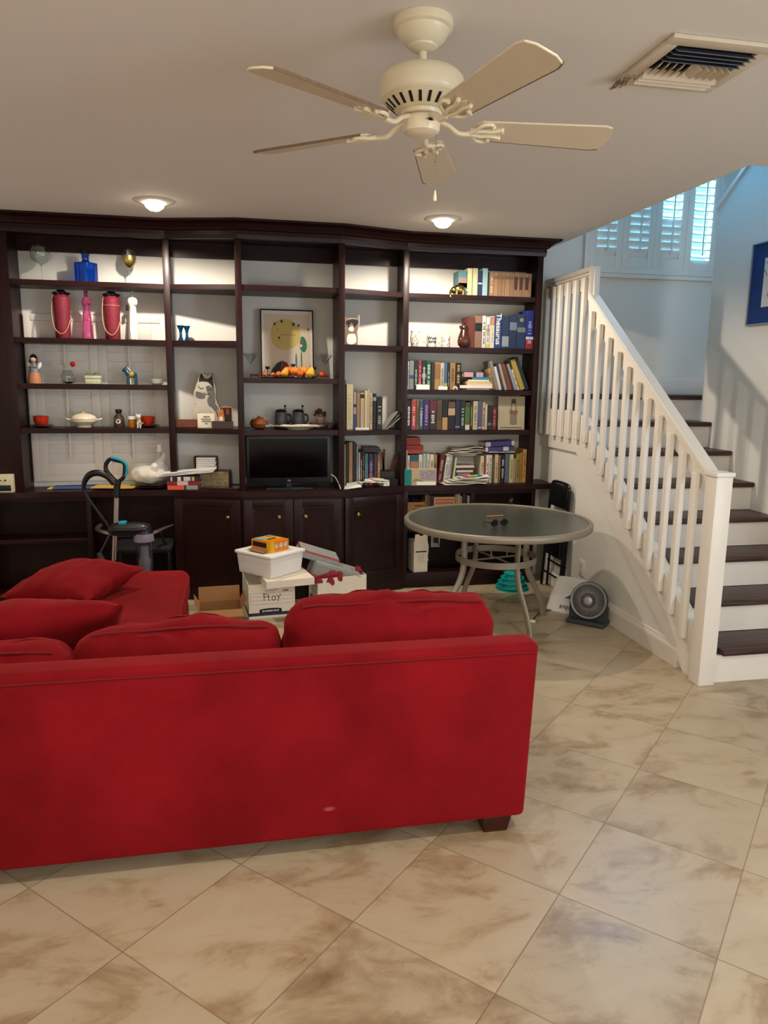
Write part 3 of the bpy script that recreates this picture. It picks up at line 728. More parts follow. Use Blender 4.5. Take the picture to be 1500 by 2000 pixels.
# top right shelf
tan = [955.2, 963.6, 972, 979.8, 985.8, 995.4, 1003.8, 1009.8, 1014, 1020, 1024.8, 1031.4, 1037.4]
it = [(894.6, 911.4, 528, (70, 128, 138), dict(n='teal book with small spine painting', band=[(.28, .72, (150, 120, 104)), (.3, .5, (60, 50, 46))])),
      (912.2, 921.5, 523, (226, 216, 150), dict(n='pale yellow jacketed book', marks=(200, 190, 120))), (922.5, 932.5, 523, (204, 206, 150), dict(n='pale green jacketed book')),
      (933, 941.2, 528, (28, 48, 92), dict(n='navy book with a silver dot', band=[(.46, .52, (200, 205, 220))])), (941.8, 951.8, 523, (150, 196, 206), dict(n='light blue jacketed book')),
      (952, 955, 530, (36, 40, 40), dict(n='thin dark book'))]
for k in range(12):
    c_ = [(176, 128, 84), (184, 136, 92), (170, 122, 80)][k % 3]
    d_ = dict(n='tan cloth book with plain spine', band=[(.72, .86, (140, 112, 62))])
    if k == 0: d_ = dict(n='tan book with pale stamped title', marks=(216, 190, 160))
    if k in (6, 8, 10): d_ = dict(n='tan book with dark brown spine panel', band=[(.30, .84, (92, 52, 34))])
    it.append((tan[k], tan[k+1], 531+k*.25, c_, d_))
row('from left on the top right shelf', 2.24, YR, .14, it, XAT(577))
# second shelf
it = [(913, 926, 618, (122, 46, 36), dict(n='rust red hardback', marks=None)), (926.3, 940.2, 616, (158, 112, 82), dict(n='tan hardback with black title panel', band=[(.52, .78, (24, 26, 34)), (.56, .57, (190, 160, 90)), (.73, .74, (190, 160, 90))])),
      (940.6, 948, 616, (230, 228, 218), dict(n='white paperback with small black marks', marks=(60, 60, 60))), (948.4, 955.8, 618, (226, 224, 214), dict(n='white paperback with yellow foot', band=[(.0, .12, (226, 210, 60)), (.5, .62, (220, 190, 60))], marks=(80, 90, 130))),
      (956.2, 964.8, 617, (232, 228, 220), dict(n='white paperback with orange top', band=[(.72, .98, (206, 110, 90))], marks=(190, 170, 120))),
      (965.2, 978.6, 615.5, (26, 70, 150), dict(n='thesaurus')), (979.4, 993, 617, (28, 58, 98), dict(n='navy volume with silver foot lettering', band=[(.06, .38, (150, 165, 180))])),
      (993.6, 1008, 616, (26, 54, 96), dict(n='navy volume with silver script', band=[(.56, .8, (110, 130, 160))])), (1008.6, 1025, 613, (26, 58, 108), dict(n='navy volume with a round gold crest', band=[(.48, .62, (120, 124, 128))])),
      (1025.8, 1040.5, 606, (24, 40, 150), dict(n='bright blue book with red foot', band=[(.0, .25, (176, 34, 40)), (.25, .32, (226, 222, 226))], marks=(150, 165, 220)))]
it[5][4]['lab'] = 'blue thesaurus with large white lettering on the second right shelf'
row('from left on the second right shelf', 1.857, YR, .17, it, XAT(680))
th_ = [o for o in bpy.data.objects if 'thesaurus' in o.get('label', '')][0]
bm = text_bm('Thesaurus', .055, T(0, -.0006, .142) @ UPR @ RZ(-PI/2), .0006, bold=.0008); part('lettering', bm, col((236, 226, 210), .5), th_, smooth=False)
cr_ = [o for o in bpy.data.objects if 'gold crest' in o.get('label', '')][0]
bm = B(); lathe(bm, [(.015, 0), (.015, .001), (.011, .001), (.011, .0002), (.007, .0002), (.007, .001), (0, .001)], 20, T(0, 0, .215) @ RX(PI/2)); part('crest', bm, BRASS, cr_)
# third shelf
it = [(793.4, 798.6, 705, (206, 206, 196), dict(n='white book with black blotches', marks=(30, 30, 34))), (799, 808, 704, (140, 152, 144), dict(n='grey-green book with a blue bird', band=[(.38, .5, (40, 90, 130))])),
      (808.3, 815.8, 705, (32, 52, 58), dict(n='dark teal book', marks=(170, 180, 180))), (816, 823, 704, (168, 50, 52), dict(n='red book', marks=(210, 150, 130))),
      (823.3, 831.8, 704, (34, 38, 58), dict(n='dark navy book with white titles', marks=(200, 200, 210), band=[(.42, .54, (190, 160, 140))])), (832, 841.3, 703, (22, 92, 66), dict(n='green book', marks=(190, 210, 190))),
      (841.8, 848, 707, (48, 46, 38), dict(n='dark olive book')), (848.4, 859, 707, (200, 142, 72), dict(n='orange-tan book', band=[(.4, .95, (168, 108, 52))])),
      (859.3, 867, 708, (204, 198, 168), dict(n='cream book', marks=(120, 116, 90))), (867.3, 873, 708, (66, 106, 160), dict(n='blue book with yellow foot', band=[(.08, .25, (200, 200, 70))])),
      (873.3, 877.8, 708, (28, 40, 44), dict(n='thin black book', marks=(120, 150, 150))), (878.2, 888.8, 708, (176, 126, 66), dict(n='gold-brown book', marks=(110, 70, 34))),
      (889.2, 899.6, 708, (26, 22, 20), dict(n='black book with gold titles', marks=(190, 160, 90)))]
row('from left on the third right shelf', 1.54, YR, .15, it, XAT(760))
# fourth shelf
it = [(793.2, 802.6, 781, (22, 22, 24), dict(n='black book with white lettering', marks=(225, 225, 220))), (803, 812.3, 781, (206, 66, 62), dict(n='bright red book', marks=(235, 190, 180))),
      (812.6, 817.8, 781, (150, 112, 62), dict(n='gold-brown book', marks=(80, 50, 30))), (818.1, 826.2, 781, (62, 84, 124), dict(n='steel blue book', marks=(190, 200, 220))),
      (826.6, 837.8, 780.5, (58, 42, 98), dict(n='purple book', marks=(170, 140, 200))), (838.2, 851.8, 780.5, (50, 40, 42), dict(n='maroon-topped black book', band=[(.6, .99, (112, 34, 44))], marks=(210, 200, 200))),
      (852.2, 862.8, 781.5, (114, 82, 52), dict(n='brown book', band=[(.3, .95, (96, 66, 42))])), (863.2, 873.8, 781.5, (24, 28, 34), dict(n='black book with cream-orange foot', band=[(.0, .42, (214, 160, 90))])),
      (874.2, 888, 782, (34, 30, 28), dict(n='wide black book with cream figure', band=[(.5, .74, (206, 170, 130)), (.76, .95, (110, 80, 60))])), (888.4, 898, 781, (30, 38, 78), dict(n='navy blue book', band=[(.08, .12, (150, 160, 190))])),
      (898.4, 907.6, 782, (26, 46, 38), dict(n='dark green book', marks=(180, 190, 180))), (908, 916.8, 786, (96, 142, 60), dict(n='green book with white foot', band=[(.0, .2, (228, 228, 220)), (.2, .25, (190, 50, 40)), (.85, .98, (110, 60, 50))], marks=(60, 90, 40))),
      (917.2, 922.6, 783, (30, 42, 32), dict(n='thin dark green book', marks=(160, 170, 90))), (923, 932.2, 783, (212, 198, 156), dict(n='cream book with blue script', marks=(110, 110, 130))),
      (932.6, 941, 782, (84, 94, 130), dict(n='slate blue book', band=[(.05, .09, (200, 205, 220))])), (941.3, 946.4, 785, (220, 180, 140), dict(n='thin peach book', marks=(60, 50, 60))),
      (946.7, 951, 789, (220, 206, 170), dict(n='thin cream book')), (951.3, 960, 792, (32, 42, 58), dict(n='dark navy book', band=[(.18, .3, (90, 110, 150))])), (960.3, 969.4, 794, (112, 20, 32), dict(n='maroon book', marks=(190, 120, 110)))]
row('from left on the fourth right shelf', 1.237, YR, .15, it, XAT(840))
# worktop row, two halves with a lying stack between them
YT = 5.50
it = [(791, 795.3, 879, (226, 190, 150), dict(n='thin peach book')), (795.6, 799.8, 889, (228, 228, 222), dict(n='thin white book', marks=(70, 80, 110))), (800.3, 816.6, 888, (26, 96, 122), dict(n='wide teal book with round emblem', band=[(.5, .78, (196, 120, 70)), (.3, .47, (200, 180, 120))])),
      (817, 824.8, 887, (222, 222, 208), dict(n='white book with grey marks', marks=(110, 130, 110))), (825.2, 832, 885, (160, 196, 196), dict(n='light blue book')), (832.4, 838.5, 886, (218, 206, 174), dict(n='cream book', marks=(140, 120, 90))),
      (839, 847, 887, (226, 220, 200), dict(n='ivory book', marks=(90, 80, 60))), (847.4, 853.2, 887, (176, 132, 62), dict(n='gold book', band=[(.55, .7, (120, 90, 50))]))]
row('from left on the worktop behind the green box', .815, YT, .15, it, XAT(935, YT))
it = [(853.6, 861.8, 887, (120, 18, 34), dict(n='dark red hardback', lean=D(7), marks=(200, 160, 150))), (865.2, 872, 886, (226, 224, 212), dict(n='white paperback', lean=D(7), marks=(110, 120, 110))),
      (872.6, 878.4, 887, (200, 180, 186), dict(n='pinkish grey paperback', lean=D(6), marks=(130, 100, 130))), (879, 882.6, 889, (62, 120, 60), dict(n='thin green paperback', lean=D(6), marks=(30, 60, 30))), (883, 886.8, 893, (224, 208, 160), dict(n='thin cream paperback', lean=D(6)))]
row('of the books leaning right on the worktop', .815, YT, .15, [(a, b, c_, d_, dict(k, lean=-k['lean'])) for a, b, c_, d_, k in it], XAT(935, YT))
it = [(938, 944.3, 890, (226, 212, 168), dict(n='cream book', marks=(120, 100, 60))), (944.8, 948.3, 893, (170, 60, 56), dict(n='thin red book')), (948.6, 954, 888, (232, 230, 222), dict(n='white book with black title', marks=(60, 60, 60))),
      (954.3, 960, 888, (226, 222, 212), dict(n='white book with red marks', marks=(150, 60, 60))), (960.3, 965, 895, (88, 90, 72), dict(n='olive book')), (965.4, 972.4, 887, (226, 200, 140), dict(n='cream-yellow book', marks=(140, 110, 60))),
      (972.8, 977, 889, (140, 96, 88), dict(n='thin brown book')), (977.4, 985, 888, (22, 24, 30), dict(n='black book with white title', marks=(200, 200, 200))), (985.4, 993.6, 886, (88, 102, 138), dict(n='slate blue book')),
      (994, 1002, 887, (206, 208, 140), dict(n='lime-cream book', marks=(120, 130, 60))), (1002.4, 1006.6, 895, (206, 140, 120), dict(n='thin pink book')), (1007, 1014, 886, (150, 150, 62), dict(n='olive-lime book', marks=(90, 90, 30))),
      (1014.4, 1019.6, 884, (206, 126, 46), dict(n='orange book', marks=(120, 60, 20))), (1020, 1027, 877, (206, 160, 72), dict(n='tall yellow ochre book', marks=(120, 80, 30)))]
row('from left at the right end of the worktop', .815, YT, .15, it, XAT(935, YT))
# fourth bay
YQ = 5.452
it = [(672.5, 675.3, 741, (60, 44, 34), dict(n='thin dark brown book')), (676.6, 689.6, 750, (226, 214, 160), dict(n='tall pale yellow book', marks=(190, 176, 120))), (690, 695.8, 765, (180, 160, 176), dict(n='lilac book with blue foot', band=[(.0, .42, (48, 72, 150)), (.6, .68, (50, 40, 60))])),
      (696.2, 703.2, 767, (184, 132, 80), dict(n='light brown book')), (703.6, 711.2, 767, (216, 198, 158), dict(n='cream book with dark top spot', band=[(.86, .97, (40, 30, 24))], marks=(170, 150, 120))), (711.6, 718.2, 762, (230, 212, 164), dict(n='cream book', marks=(200, 180, 130))),
      (718.5, 721.3, 760, (232, 220, 176), dict(n='thin cream book')), (721.6, 727.3, 767, (222, 190, 128), dict(n='yellow-cream book', marks=(120, 100, 60))), (727.7, 734.8, 768, (22, 24, 36), dict(n='black-blue book', band=[(.8, .9, (150, 160, 180))])),
      (735.2, 746.6, 774, (24, 24, 24), dict(n='black book with white branching lines', marks=(160, 160, 150)))]
row('from left in the fourth bay above the papers', 1.24, YQ, .17, it, XAT(839, YQ))
it = [(672.6, 675, 867, (222, 206, 160), dict(n='thin cream book')), (675.4, 680.8, 864, (40, 30, 26), dict(n='dark brown book')), (681.2, 688.8, 863, (196, 144, 88), dict(n='tan book')), (689.2, 695.4, 864, (26, 24, 26), dict(n='black book')),
      (695.8, 699.4, 870, (160, 152, 166), dict(n='thin lilac-grey book')), (699.8, 703.4, 883, (206, 204, 196), dict(n='thin white book')), (703.8, 707.4, 881, (44, 44, 44), dict(n='thin black book with white title', marks=(220, 220, 220))),
      (707.8, 711.8, 880, (50, 40, 34), dict(n='thin black book with orange title', marks=(210, 130, 80))), (712.2, 719, 885, (66, 126, 150), dict(n='blue-teal book')), (720, 729.3, 885, (44, 40, 84), dict(n='navy book with red foot', band=[(.0, .32, (196, 56, 60))], marks=(150, 130, 180))),
      (730, 736, 885, (60, 52, 60), dict(n='dark grey book', marks=None)), (736.3, 743, 886, (146, 88, 50), dict(n='reddish brown book', marks=(210, 170, 120)))]
row('from left on the worktop beside the television', .815, YQ+.02, .16, it, XAT(938, YQ+.02))

# leaning books at the right of the third shelf
lean = [(962, 5.2, 720, (206, 150, 78), 'orange-cream'), (968.5, 6, 705, (150, 140, 130), 'grey'), (975.5, 5, 716, (232, 230, 220), 'white'), (981.8, 4.6, 712, (34, 56, 120), 'navy blue'), (987, 4.6, 711, (226, 160, 140), 'pink'),
        (992, 4.2, 711, (56, 110, 62), 'green'), (996.8, 4.2, 711, (190, 50, 50), 'red'), (1001.4, 4.6, 712, (90, 40, 34), 'dark brown'), (1006.6, 5.4, 711, (150, 166, 190), 'pale blue'), (1013, 4, 722, (226, 220, 190), 'short ivory'),
        (1019, 8.5, 703, (206, 170, 60), 'broad yellow'), (1029, 7, 699, (28, 52, 62), 'dark teal')]
for i, (xb, tw, yt, c_, nm) in enumerate(lean):
    X0 = at(xb, 760, Y=YR).x; s_ = at(xb+1, 760, Y=YR).x-X0; ang = D(15+i*.75)
    H = (at(xb-15, yt, Y=YR).z-1.54)/math.cos(ang)-.004
    book('%s book leaning left on the third right shelf' % nm, c_, X0, X0+tw*s_, 1.54, H, .15, YR+.002*i, lean=ang, marks=(90, 90, 90) if i % 3 == 0 else None)
# books and pads lying flat
def flat(lab, c_, x0, x1, z0, z1, yf, dep, rz=0, name='book', cat='book', tilt=0, marks=None, band=None):
    cx = (x0+x1)/2; hw = (x1-x0)/2; e = min(.0025, (z1-z0)*.2); bm = B(); h = z1-z0-.0006
    box(bm, -hw, hw, 0, .003, 0, h, .001, 1); box(bm, -hw, hw, .003, dep, 0, e); box(bm, -hw, hw, .003, dep, h-e, h)
    o = single(name, lab, cat, bm, col(c_, .5, var=.06, vs=40), (cx, yf, z0+.0003), rot=(0, tilt, rz), smooth=False)
    b = B(); box(b, -hw+.003, hw-.003, .0032, dep-.003, e+.0002, h-e-.0002); part('pages', b, PAGES, o, smooth=False)
    for (a, b_, cc) in band or []:
        b = B(); box(b, -hw+2*hw*a, -hw+2*hw*b_, -.0008, .0002, .0005, h-.0005); part('spine_band', b, col(cc, .5), o, smooth=False)
    if marks:
        b = B(); q = -hw*.7
        while q < hw*.6:
            l_ = rb.uniform(.004, .009); box(b, q, q+l_*.8, -.0015, -.0004, h*.25, h*.75); q += l_+.003
        part('lettering', b, col(marks, .5), o, smooth=False)
    return o
def FX_(x, y, Y): return at(x, y, Y=Y).x
def FZ(x, y, Y): return at(x, y, Y=Y).z
def flats(items, z, Y, dep, where):
    """(xl, xr, thickness in photo px, colour, name, extras)"""
    for i, (a, b, t_, c_, nm, k) in enumerate(items):
        s_ = (at(a+1, 800, Y=Y)-at(a, 800, Y=Y)).length
        flat('%s %s' % (nm, where), c_, at(a, 800, Y=Y).x, at(b, 800, Y=Y).x, z, z+t_*s_, Y+k.pop('dy', 0), dep, **k); z += t_*s_
    return z
flats([(901, 965, 3.5, (70, 40, 34), 'dark brown book', dict(marks=(200, 190, 180))), (897, 960, 5.5, (232, 226, 218), 'thick white magazine', {}), (911, 960, 3.6, (226, 206, 160), 'cream pad', {}), (909, 957, 3.4, (214, 188, 132), 'straw-coloured pad', {}),
       (913, 954, 3.4, (232, 220, 190), 'ivory pad', {}), (921, 955, 4.6, (34, 130, 170), 'bright blue book', {}), (903, 948, 9, (36, 40, 56), 'dark catalogue with pink and white picture', dict(band=[(.03, .42, (206, 150, 160)), (.55, .85, (176, 150, 170))]))],
      1.54, 5.47, .15, 'in the flat stack on the third right shelf')
flats([(805.5, 847, 8, (224, 220, 212), 'white flat book', dict(marks=(170, 120, 110)))], 1.434, 5.50, .13, 'lying on top of the fourth shelf books')
flats([(890, 930, 4.5, (206, 190, 150), 'cream flat book', {}), (893, 928, 5.5, (222, 206, 180), 'white flat book', dict(band=[(.72, .95, (190, 120, 90))])), (893, 930, 4.5, (214, 190, 160), 'beige flat book', {}), (893, 930, 7, (40, 40, 60), 'black flat book', dict(marks=(150, 150, 170))),
       (895, 928, 4.5, (190, 180, 176), 'grey flat book', {}), (895, 928, 4, (30, 26, 28), 'dark flat book', {}), (893, 930, 4.5, (196, 184, 176), 'pale topmost flat book', {})], .815, 5.50, .14, 'in the stack between the worktop book rows')
z = flats([(952, 1010, 8.5, (66, 60, 120), 'lower purple boxed book', dict(dy=.02, tilt=D(-2.5), band=[(.02, .1, (210, 205, 205)), (.62, .8, (190, 190, 205))]))], 1.068, 5.48, .15, 'lying over the right end books')
flats([(951, 1010, 9, (74, 66, 132), 'upper purple boxed book', dict(dy=.02, tilt=D(-3), band=[(.03, .2, (205, 205, 215)), (.9, .99, (220, 215, 205))]))], z+.004, 5.48, .15, 'lying over the right end books')
for (a, b, y0, y1, l) in ((792, 827, 870.5, 887, 'lower and wider red box on the worktop books at left'), (792, 821, 855.5, 870, 'upper smaller red box on the worktop books at left')):
    bm = B(); X0, X1 = FX_(a, 880, 5.50), FX_(b, 880, 5.50); z0, z1 = FZ(a+10, y1, 5.50), FZ(a+10, y0, 5.50)
    box(bm, -(X1-X0)/2, (X1-X0)/2, 0, .13, 0, z1-z0-.001, .002)
    o = single('storage_box', l, 'box', bm, mat('red_box', (158, 62, 56), .6, var=.15), ((X0+X1)/2, 5.505, max(z0, 1.053) if y1 > 880 else z0+.004), smooth=False)
    b = B(); box(b, -(X1-X0)/2-.001, (X1-X0)/2+.001, -.001, .131, (z1-z0)*.62, (z1-z0)*.66); part('lid_edge', b, mat('red_box_dark', (110, 36, 34), .6), o)
flats([(320, 388, 9, (34, 26, 28), 'lowest thick paperback with orange panel', dict(band=[(.02, .5, (214, 80, 56)), (.56, .9, (150, 140, 136))])), (320, 388, 9, (120, 24, 34), 'red paperback, middle of the pile', dict(band=[(.3, .62, (200, 170, 170))], dy=.004)),
       (320, 387, 9, (36, 16, 18), 'dark red paperback, topmost of the pile', dict(band=[(.12, .16, (210, 205, 195)), (.32, .42, (214, 206, 196)), (.5, .7, (200, 190, 180)), (.74, .82, (190, 160, 80))], dy=.002))], .815, 5.412, .12, 'near the left end of the angled counter')

# ------------------------------------------------------------------ things on the left shelves
def lath(name, lab, cat, x, y, z, prof, m, seg=28, group=None, sc_=1):
    bm = B(); lathe(bm, [(r*sc_, h*sc_) for r, h in prof], seg)
    return single(name, lab, cat, bm, m, (x, y, z+.0005), group=group, ang=40)
def sub(o, name, bm, m, **k): return part(name, bm, m, o, **k)
def shell(prof, t=.0014):
    """open vessel wall from an outline going up"""
    return [(0, prof[0][1])]+prof+[(max(r-t, .0005), z) for r, z in prof[::-1]]+[(0, prof[0][1]+t*2)]
def wine(lab, xp, yb_, yt, rp, z, Y, tint=None):
    x = at(xp, yb_, Y=Y).x; H = at(xp, yt, Y=Y).z-z; r = rp/242
    o = thing('wine_glass', lab, 'glass', (x, Y, z+.0005))
    hb = H*.47
    bm = B(); lathe(bm, [(0, 0), (r*.85, 0), (r*.85, .0015), (.006, .006), (.0026, .02), (.0024, hb-.012), (.007, hb-.002)], 24); part('stem_and_foot', bm, GLASS, o)
    bm = B(); p = [(.006, hb-.0015), (r*.6, hb+H*.06), (r*.93, hb+H*.16), (r, hb+H*.27), (r*.93, hb+H*.40), (r*.80, H)]
    lathe(bm, shell(p, .0012), 28, close=False); part('bowl', bm, GLASS, o)
    if tint:
        bm = B(); lathe(bm, [(.004, hb+.001), (r*.6+.0006, hb+H*.06), (r*.93+.0008, hb+H*.16), (r+.0008, hb+H*.27), (r*.98, hb+H*.34)], 28, close=False); part('gold_flecks', bm, tint, o)
wine('clear wine glass at the left end of the top shelf', 82, 541, 480, 16, 2.24, 5.55)
wine('wine glass with gold flecked bowl right of the blue decanter', 254, 548, 487, 11.5, 2.24, 5.56, mat('gold_flecks', (206, 176, 92), .3, .9, var=.5, vs=160, alpha=.75))
BLUE = mat('cobalt_glass', (20, 74, 190), .03, trans=.75, var=.2, vs=5)
x = at(169, 544, Y=5.55).x; H = at(166, 487, Y=5.55).z-2.24
o = thing('decanter', 'square blue glass decanter with black stopper on the top shelf', 'decanter', (x, 5.55, 2.2405), D(-32))
bm = B(); box(bm, -.054, .054, -.054, .054, 0, H*.60, .006, 3); lathe(bm, [(.034, H*.59), (.028, H*.63), (.022, H*.67), (.024, H*.80), (.028, H*.83), (.028, H*.845)], 24); part('bottle', bm, BLUE, o)
bm = B(); box(bm, -.024, .024, -.024, .024, H*.86, H*.99, .004, 2); cyl(bm, .012, (0, 0, H*.80), (0, 0, H*.87)); part('stopper', bm, BLACK, o)
MAROON = mat('maroon_brocade', (118, 24, 44), .6, var=.35, vs=70, bump=.3, bs=120)
CORD = mat('gold_cord', (196, 150, 110), .6, .2)
for xp, lab, g in ((122, 'maroon brocade wine bag with black ruffled top, left of the pink bottle', 0), (219, 'maroon brocade wine bag with black ruffled top, right of the pink bottle', 1)):
    x = at(xp+2, 656, Y=5.56).x; H = min(.295, at(xp, 575, Y=5.56).z-1.862)
    o = thing('wine_bag', lab, 'wine bag', (x, 5.56, 1.8625), 0, 'maroon wine bags')
    bm = B(); lathe(bm, [(.045, 0), (.050, .01), (.050, H*.25), (.052, H*.5), (.056, H*.75), (.055, H*.93), (.038, H)], 24); part('bag', bm, MAROON, o)
    bm = B(); t = B(); lathe(t, [(.036, H-.004), (.050, H+.006), (.045, H+.014), (.028, H+.02), (.020, H+.032), (.0, H+.034)], 40)
    for v_ in t.verts:
        a = math.atan2(v_.co.y, v_.co.x); r = math.hypot(v_.co.x, v_.co.y); k = 1+.22*math.sin(a*9)*min(1, r/.04)
        v_.co.x *= k; v_.co.y *= k
    merge(bm, t); part('ruffle', bm, MATTE, o)
    bm = B(); tube(bm, spline([(-.052, -.02, H*.95), (-.06, -.03, H*.6), (-.045, -.052, H*.25), (.0, -.062, H*.10), (.035, -.055, H*.2), (.055, -.03, H*.42)], 6), .0028, 7); part('cord', bm, CORD, o)
    if g:
        bm = B(); tube(bm, [(math.cos(a)*.057, math.sin(a)*.057, H*.78) for a in [2*PI*k/28 for k in range(28)]], .0018, 6, closed=True); part('pleat_band', bm, CORD, o)
def catbottle(xp, yb_, yt, lab, m, white):
    x = at(xp, yb_, Y=5.56).x; H = at(xp, yt, Y=5.56).z-1.862
    bm = B(); lathe(bm, [(0, 0), (.036, 0), (.038, .006), (.033, H*.25), (.027, H*.5), (.020, H*.64), (.022, H*.67), (.030, H*.72), (.031, H*.77), (.024, H*.81), (.014, H*.84), (.0125, H*.9), (.0125, H*.985), (.015, H*.99), (.015, H)] if not white else
                     [(0, 0), (.036, 0), (.038, .006), (.033, H*.25), (.027, H*.5), (.022, H*.66), (.026, H*.70), (.034, H*.76), (.034, H*.81), (.026, H*.86), (.014, H*.885), (.013, H*.91)], 28)
    ball(bm, (.018, -.018, H*.75), .016, 12)
    for sx in (-1, 1): cyl(bm, .007, (sx*.02, 0, H*(.79 if not white else .84)), (sx*.025, 0, H*(.84 if not white else .90)), 8, .001)
    o = single('cat_bottle', lab, 'bottle', bm, m, (x, 5.56, 1.8625), ang=60)
    if white:
        b = B(); cyl(b, .011, (0, 0, H*.905), (0, 0, H*.99)); sub(o, 'cork', b, GLASS)
        b = B(); box(b, -.012, .004, -.012, .006, H*.60, H*.72, .002, M=T(-.034, 0, 0)); sub(o, 'tag', b, MATTE)
        for sx in (-1, 1):
            b = B(); tube(b, spline([(sx*.012, -.026, H*.48), (sx*.016, -.034, H*.25), (sx*.012, -.038, .006)], 5), .006, 8); sub(o, 'front_leg', b, m)
catbottle(172, 657, 567, 'pink glass cat-shaped bottle between the two maroon wine bags', mat('pink_glass', (206, 96, 150), .03, trans=.8, var=.1), False)
catbottle(262, 659, 569, 'white cat-shaped bottle at the right end of the bottle shelf', mat('white_porcelain', (232, 230, 218), .25, var=.03, coat=.4), True)
PORC = mat('white_porcelain'); CRM = mat('cream_stoneware', (222, 212, 186), .35, var=.05, coat=.3)
# angel figurine
x = at(68, 745, Y=5.55).x; H = at(66, 690, Y=5.55).z-1.555
o = thing('angel_figurine', 'small painted angel figurine in a patterned skirt at the shelf end', 'figurine', (x, 5.55, 1.5555))
bm = B(); lathe(bm, [(0, 0), (.046, 0), (.046, .008), (.040, H*.22), (.032, H*.36)], 24); part('skirt_hem', bm, mat('hem_pattern', (178, 118, 80), .5, var=.6, vs=120), o)
bm = B(); lathe(bm, [(.032, H*.36), (.024, H*.56), (.014, H*.66), (.010, H*.70)], 20); part('dress', bm, mat('dress_pattern', (110, 116, 122), .5, var=.7, vs=60), o)
bm = B(); ball(bm, (0, 0, H*.80), .021, 14); part('head', bm, mat('pale_skin_paint', (214, 172, 144), .5), o)
bm = B(); ball(bm, (0, .006, H*.84), .024, 14, sz=1.15); tube(bm, [(-.02, 0, H*.8), (-.022, 0, H*.68)], .007, 8); tube(bm, [(.02, 0, H*.8), (.022, 0, H*.68)], .007, 8); part('hair', bm, mat('dark_brown_hair', (52, 26, 22), .6), o)
for sx in (-1, 1):
    bm = B(); ball(bm, (sx*.034, .012, H*.60), .016, 12, sx=.8, sy=.3, sz=1.7, M=RY(sx*D(20))); part('wing', bm, PORC, o)
    bm = B(); tube(bm, [(sx*.016, -.005, H*.62), (sx*.024, -.022, H*.54), (sx*.006, -.03, H*.56)], .006, 8); part('arm', bm, mat('dress_pattern'), o)
# glass fish bowl with red stopper
x = at(134, 747, Y=5.55).x; H = at(134, 716, Y=5.55).z-1.555
o = thing('glass_cat_vase', 'clear round glass vase with a red glass ball on its rim', 'vase', (x, 5.55, 1.5555))
bm = B(); lathe(bm, [(.018, 0), (.036, .010), (.048, .036), (.046, .064), (.034, .086), (.026, .094), (.024, .094), (.032, .084), (.043, .064), (.045, .038), (.034, .014), (0, .008)], 28, close=False); part('bowl', bm, GLASS, o)
bm = B(); lathe(bm, [(0, .10), (.012, .104), (.017, .118), (.012, .134), (0, .138)], 20, T(-.034, 0, 0)); tube(bm, [(-.05, 0, .05), (-.062, 0, .085), (-.045, 0, .10)], .005, 8); part('ornament', bm, GLASS, o)
bm = B(); ball(bm, (.034, 0, .135), .018, 16); part('ball_stopper', bm, mat('red_glass', (200, 20, 26), .05, trans=.5), o)
# ribboned trinket box
x = at(183, 748, Y=5.55).x
o = thing('trinket_box', 'small floral trinket box tied with a grey-green ribbon bow', 'box', (x, 5.55, 1.5555))
FL = mat('floral_pale', (188, 190, 158), .6, var=.5, vs=110)
bm = B(); box(bm, -.05, .05, -.035, .035, 0, .036, .005); part('box_body', bm, FL, o)
bm = B(); box(bm, -.053, .053, -.038, .038, .0365, .058, .006); ld = part('lid', bm, FL, o)
bm = B()
for a in (20, 160, -15, 195, 60): tube(bm, spline([(0, -.01, .060), (math.cos(D(a))*.028, -.012, .078+.004*math.sin(a)), (math.cos(D(a))*.045, -.01, .064+.01*math.sin(D(a)))], 5), .0055, 6, flat=.25)
part('bow', bm, mat('ribbon', (108, 112, 84), .5), ld)
# painted horse
x = at(258, 748, Y=5.55).x
HB = mat('horse_blue', (26, 66, 84), .4, var=.15)
bm = B(); ball(bm, (0, 0, .068), .024, 16, sx=1.5, sy=.8, sz=.85)
tube(bm, spline([(-.016, 0, .070), (-.030, 0, .088), (-.036, 0, .104)], 5), .018, 10, rr=[.024-.001*k for k in range(11)]); ball(bm, (-.044, 0, .103), .015, 12, sx=1.5, sy=.8, M=RY(D(-28)))
for sx, sy in ((-.024, -.010), (-.024, .010), (.026, -.010), (.026, .010)): tube(bm, [(sx, sy, .062), (sx*1.08, sy, .035), (sx*1.05, sy, 0)], .0095, 8)
o = single('painted_horse', 'small dark blue painted wooden horse with yellow saddle', 'figurine', bm, HB, (x, 5.55, 1.5555))
b = B(); lathe(b, [(.0216, -.014), (.0222, -.01), (.0222, .01), (.0216, .014)], 20, T(.0, 0, .0685) @ RY(PI/2), close=False); sub(o, 'saddle', b, mat('saddle_paint', (170, 140, 40), .5, var=.4, vs=90))
b = B(); tube(b, spline([(-.028, 0, .118), (-.018, 0, .106), (-.008, 0, .092)], 4), .006, 6); sub(o, 'mane', b, mat('mane_paint', (190, 196, 180), .5))
for sy in (-1, 1):
    b = B(); cyl(b, .004, (-.036, sy*.006, .114), (-.034, sy*.008, .128), 8, .001); sub(o, 'ear', b, HB)
# white dishes
x = at(309, 748, Y=5.56).x
for k in range(3): lath('small_dish', '%s small white dish of the stack at the shelf end' % ('bottom', 'middle', 'top')[k], 'dish', x-.008, 5.56, 1.555+k*.0135, [(0, 0), (.028, 0), (.032, .003), (.045, .012), (.0435, .0128), (.03, .005), (0, .004)], PORC, group='small white dishes')
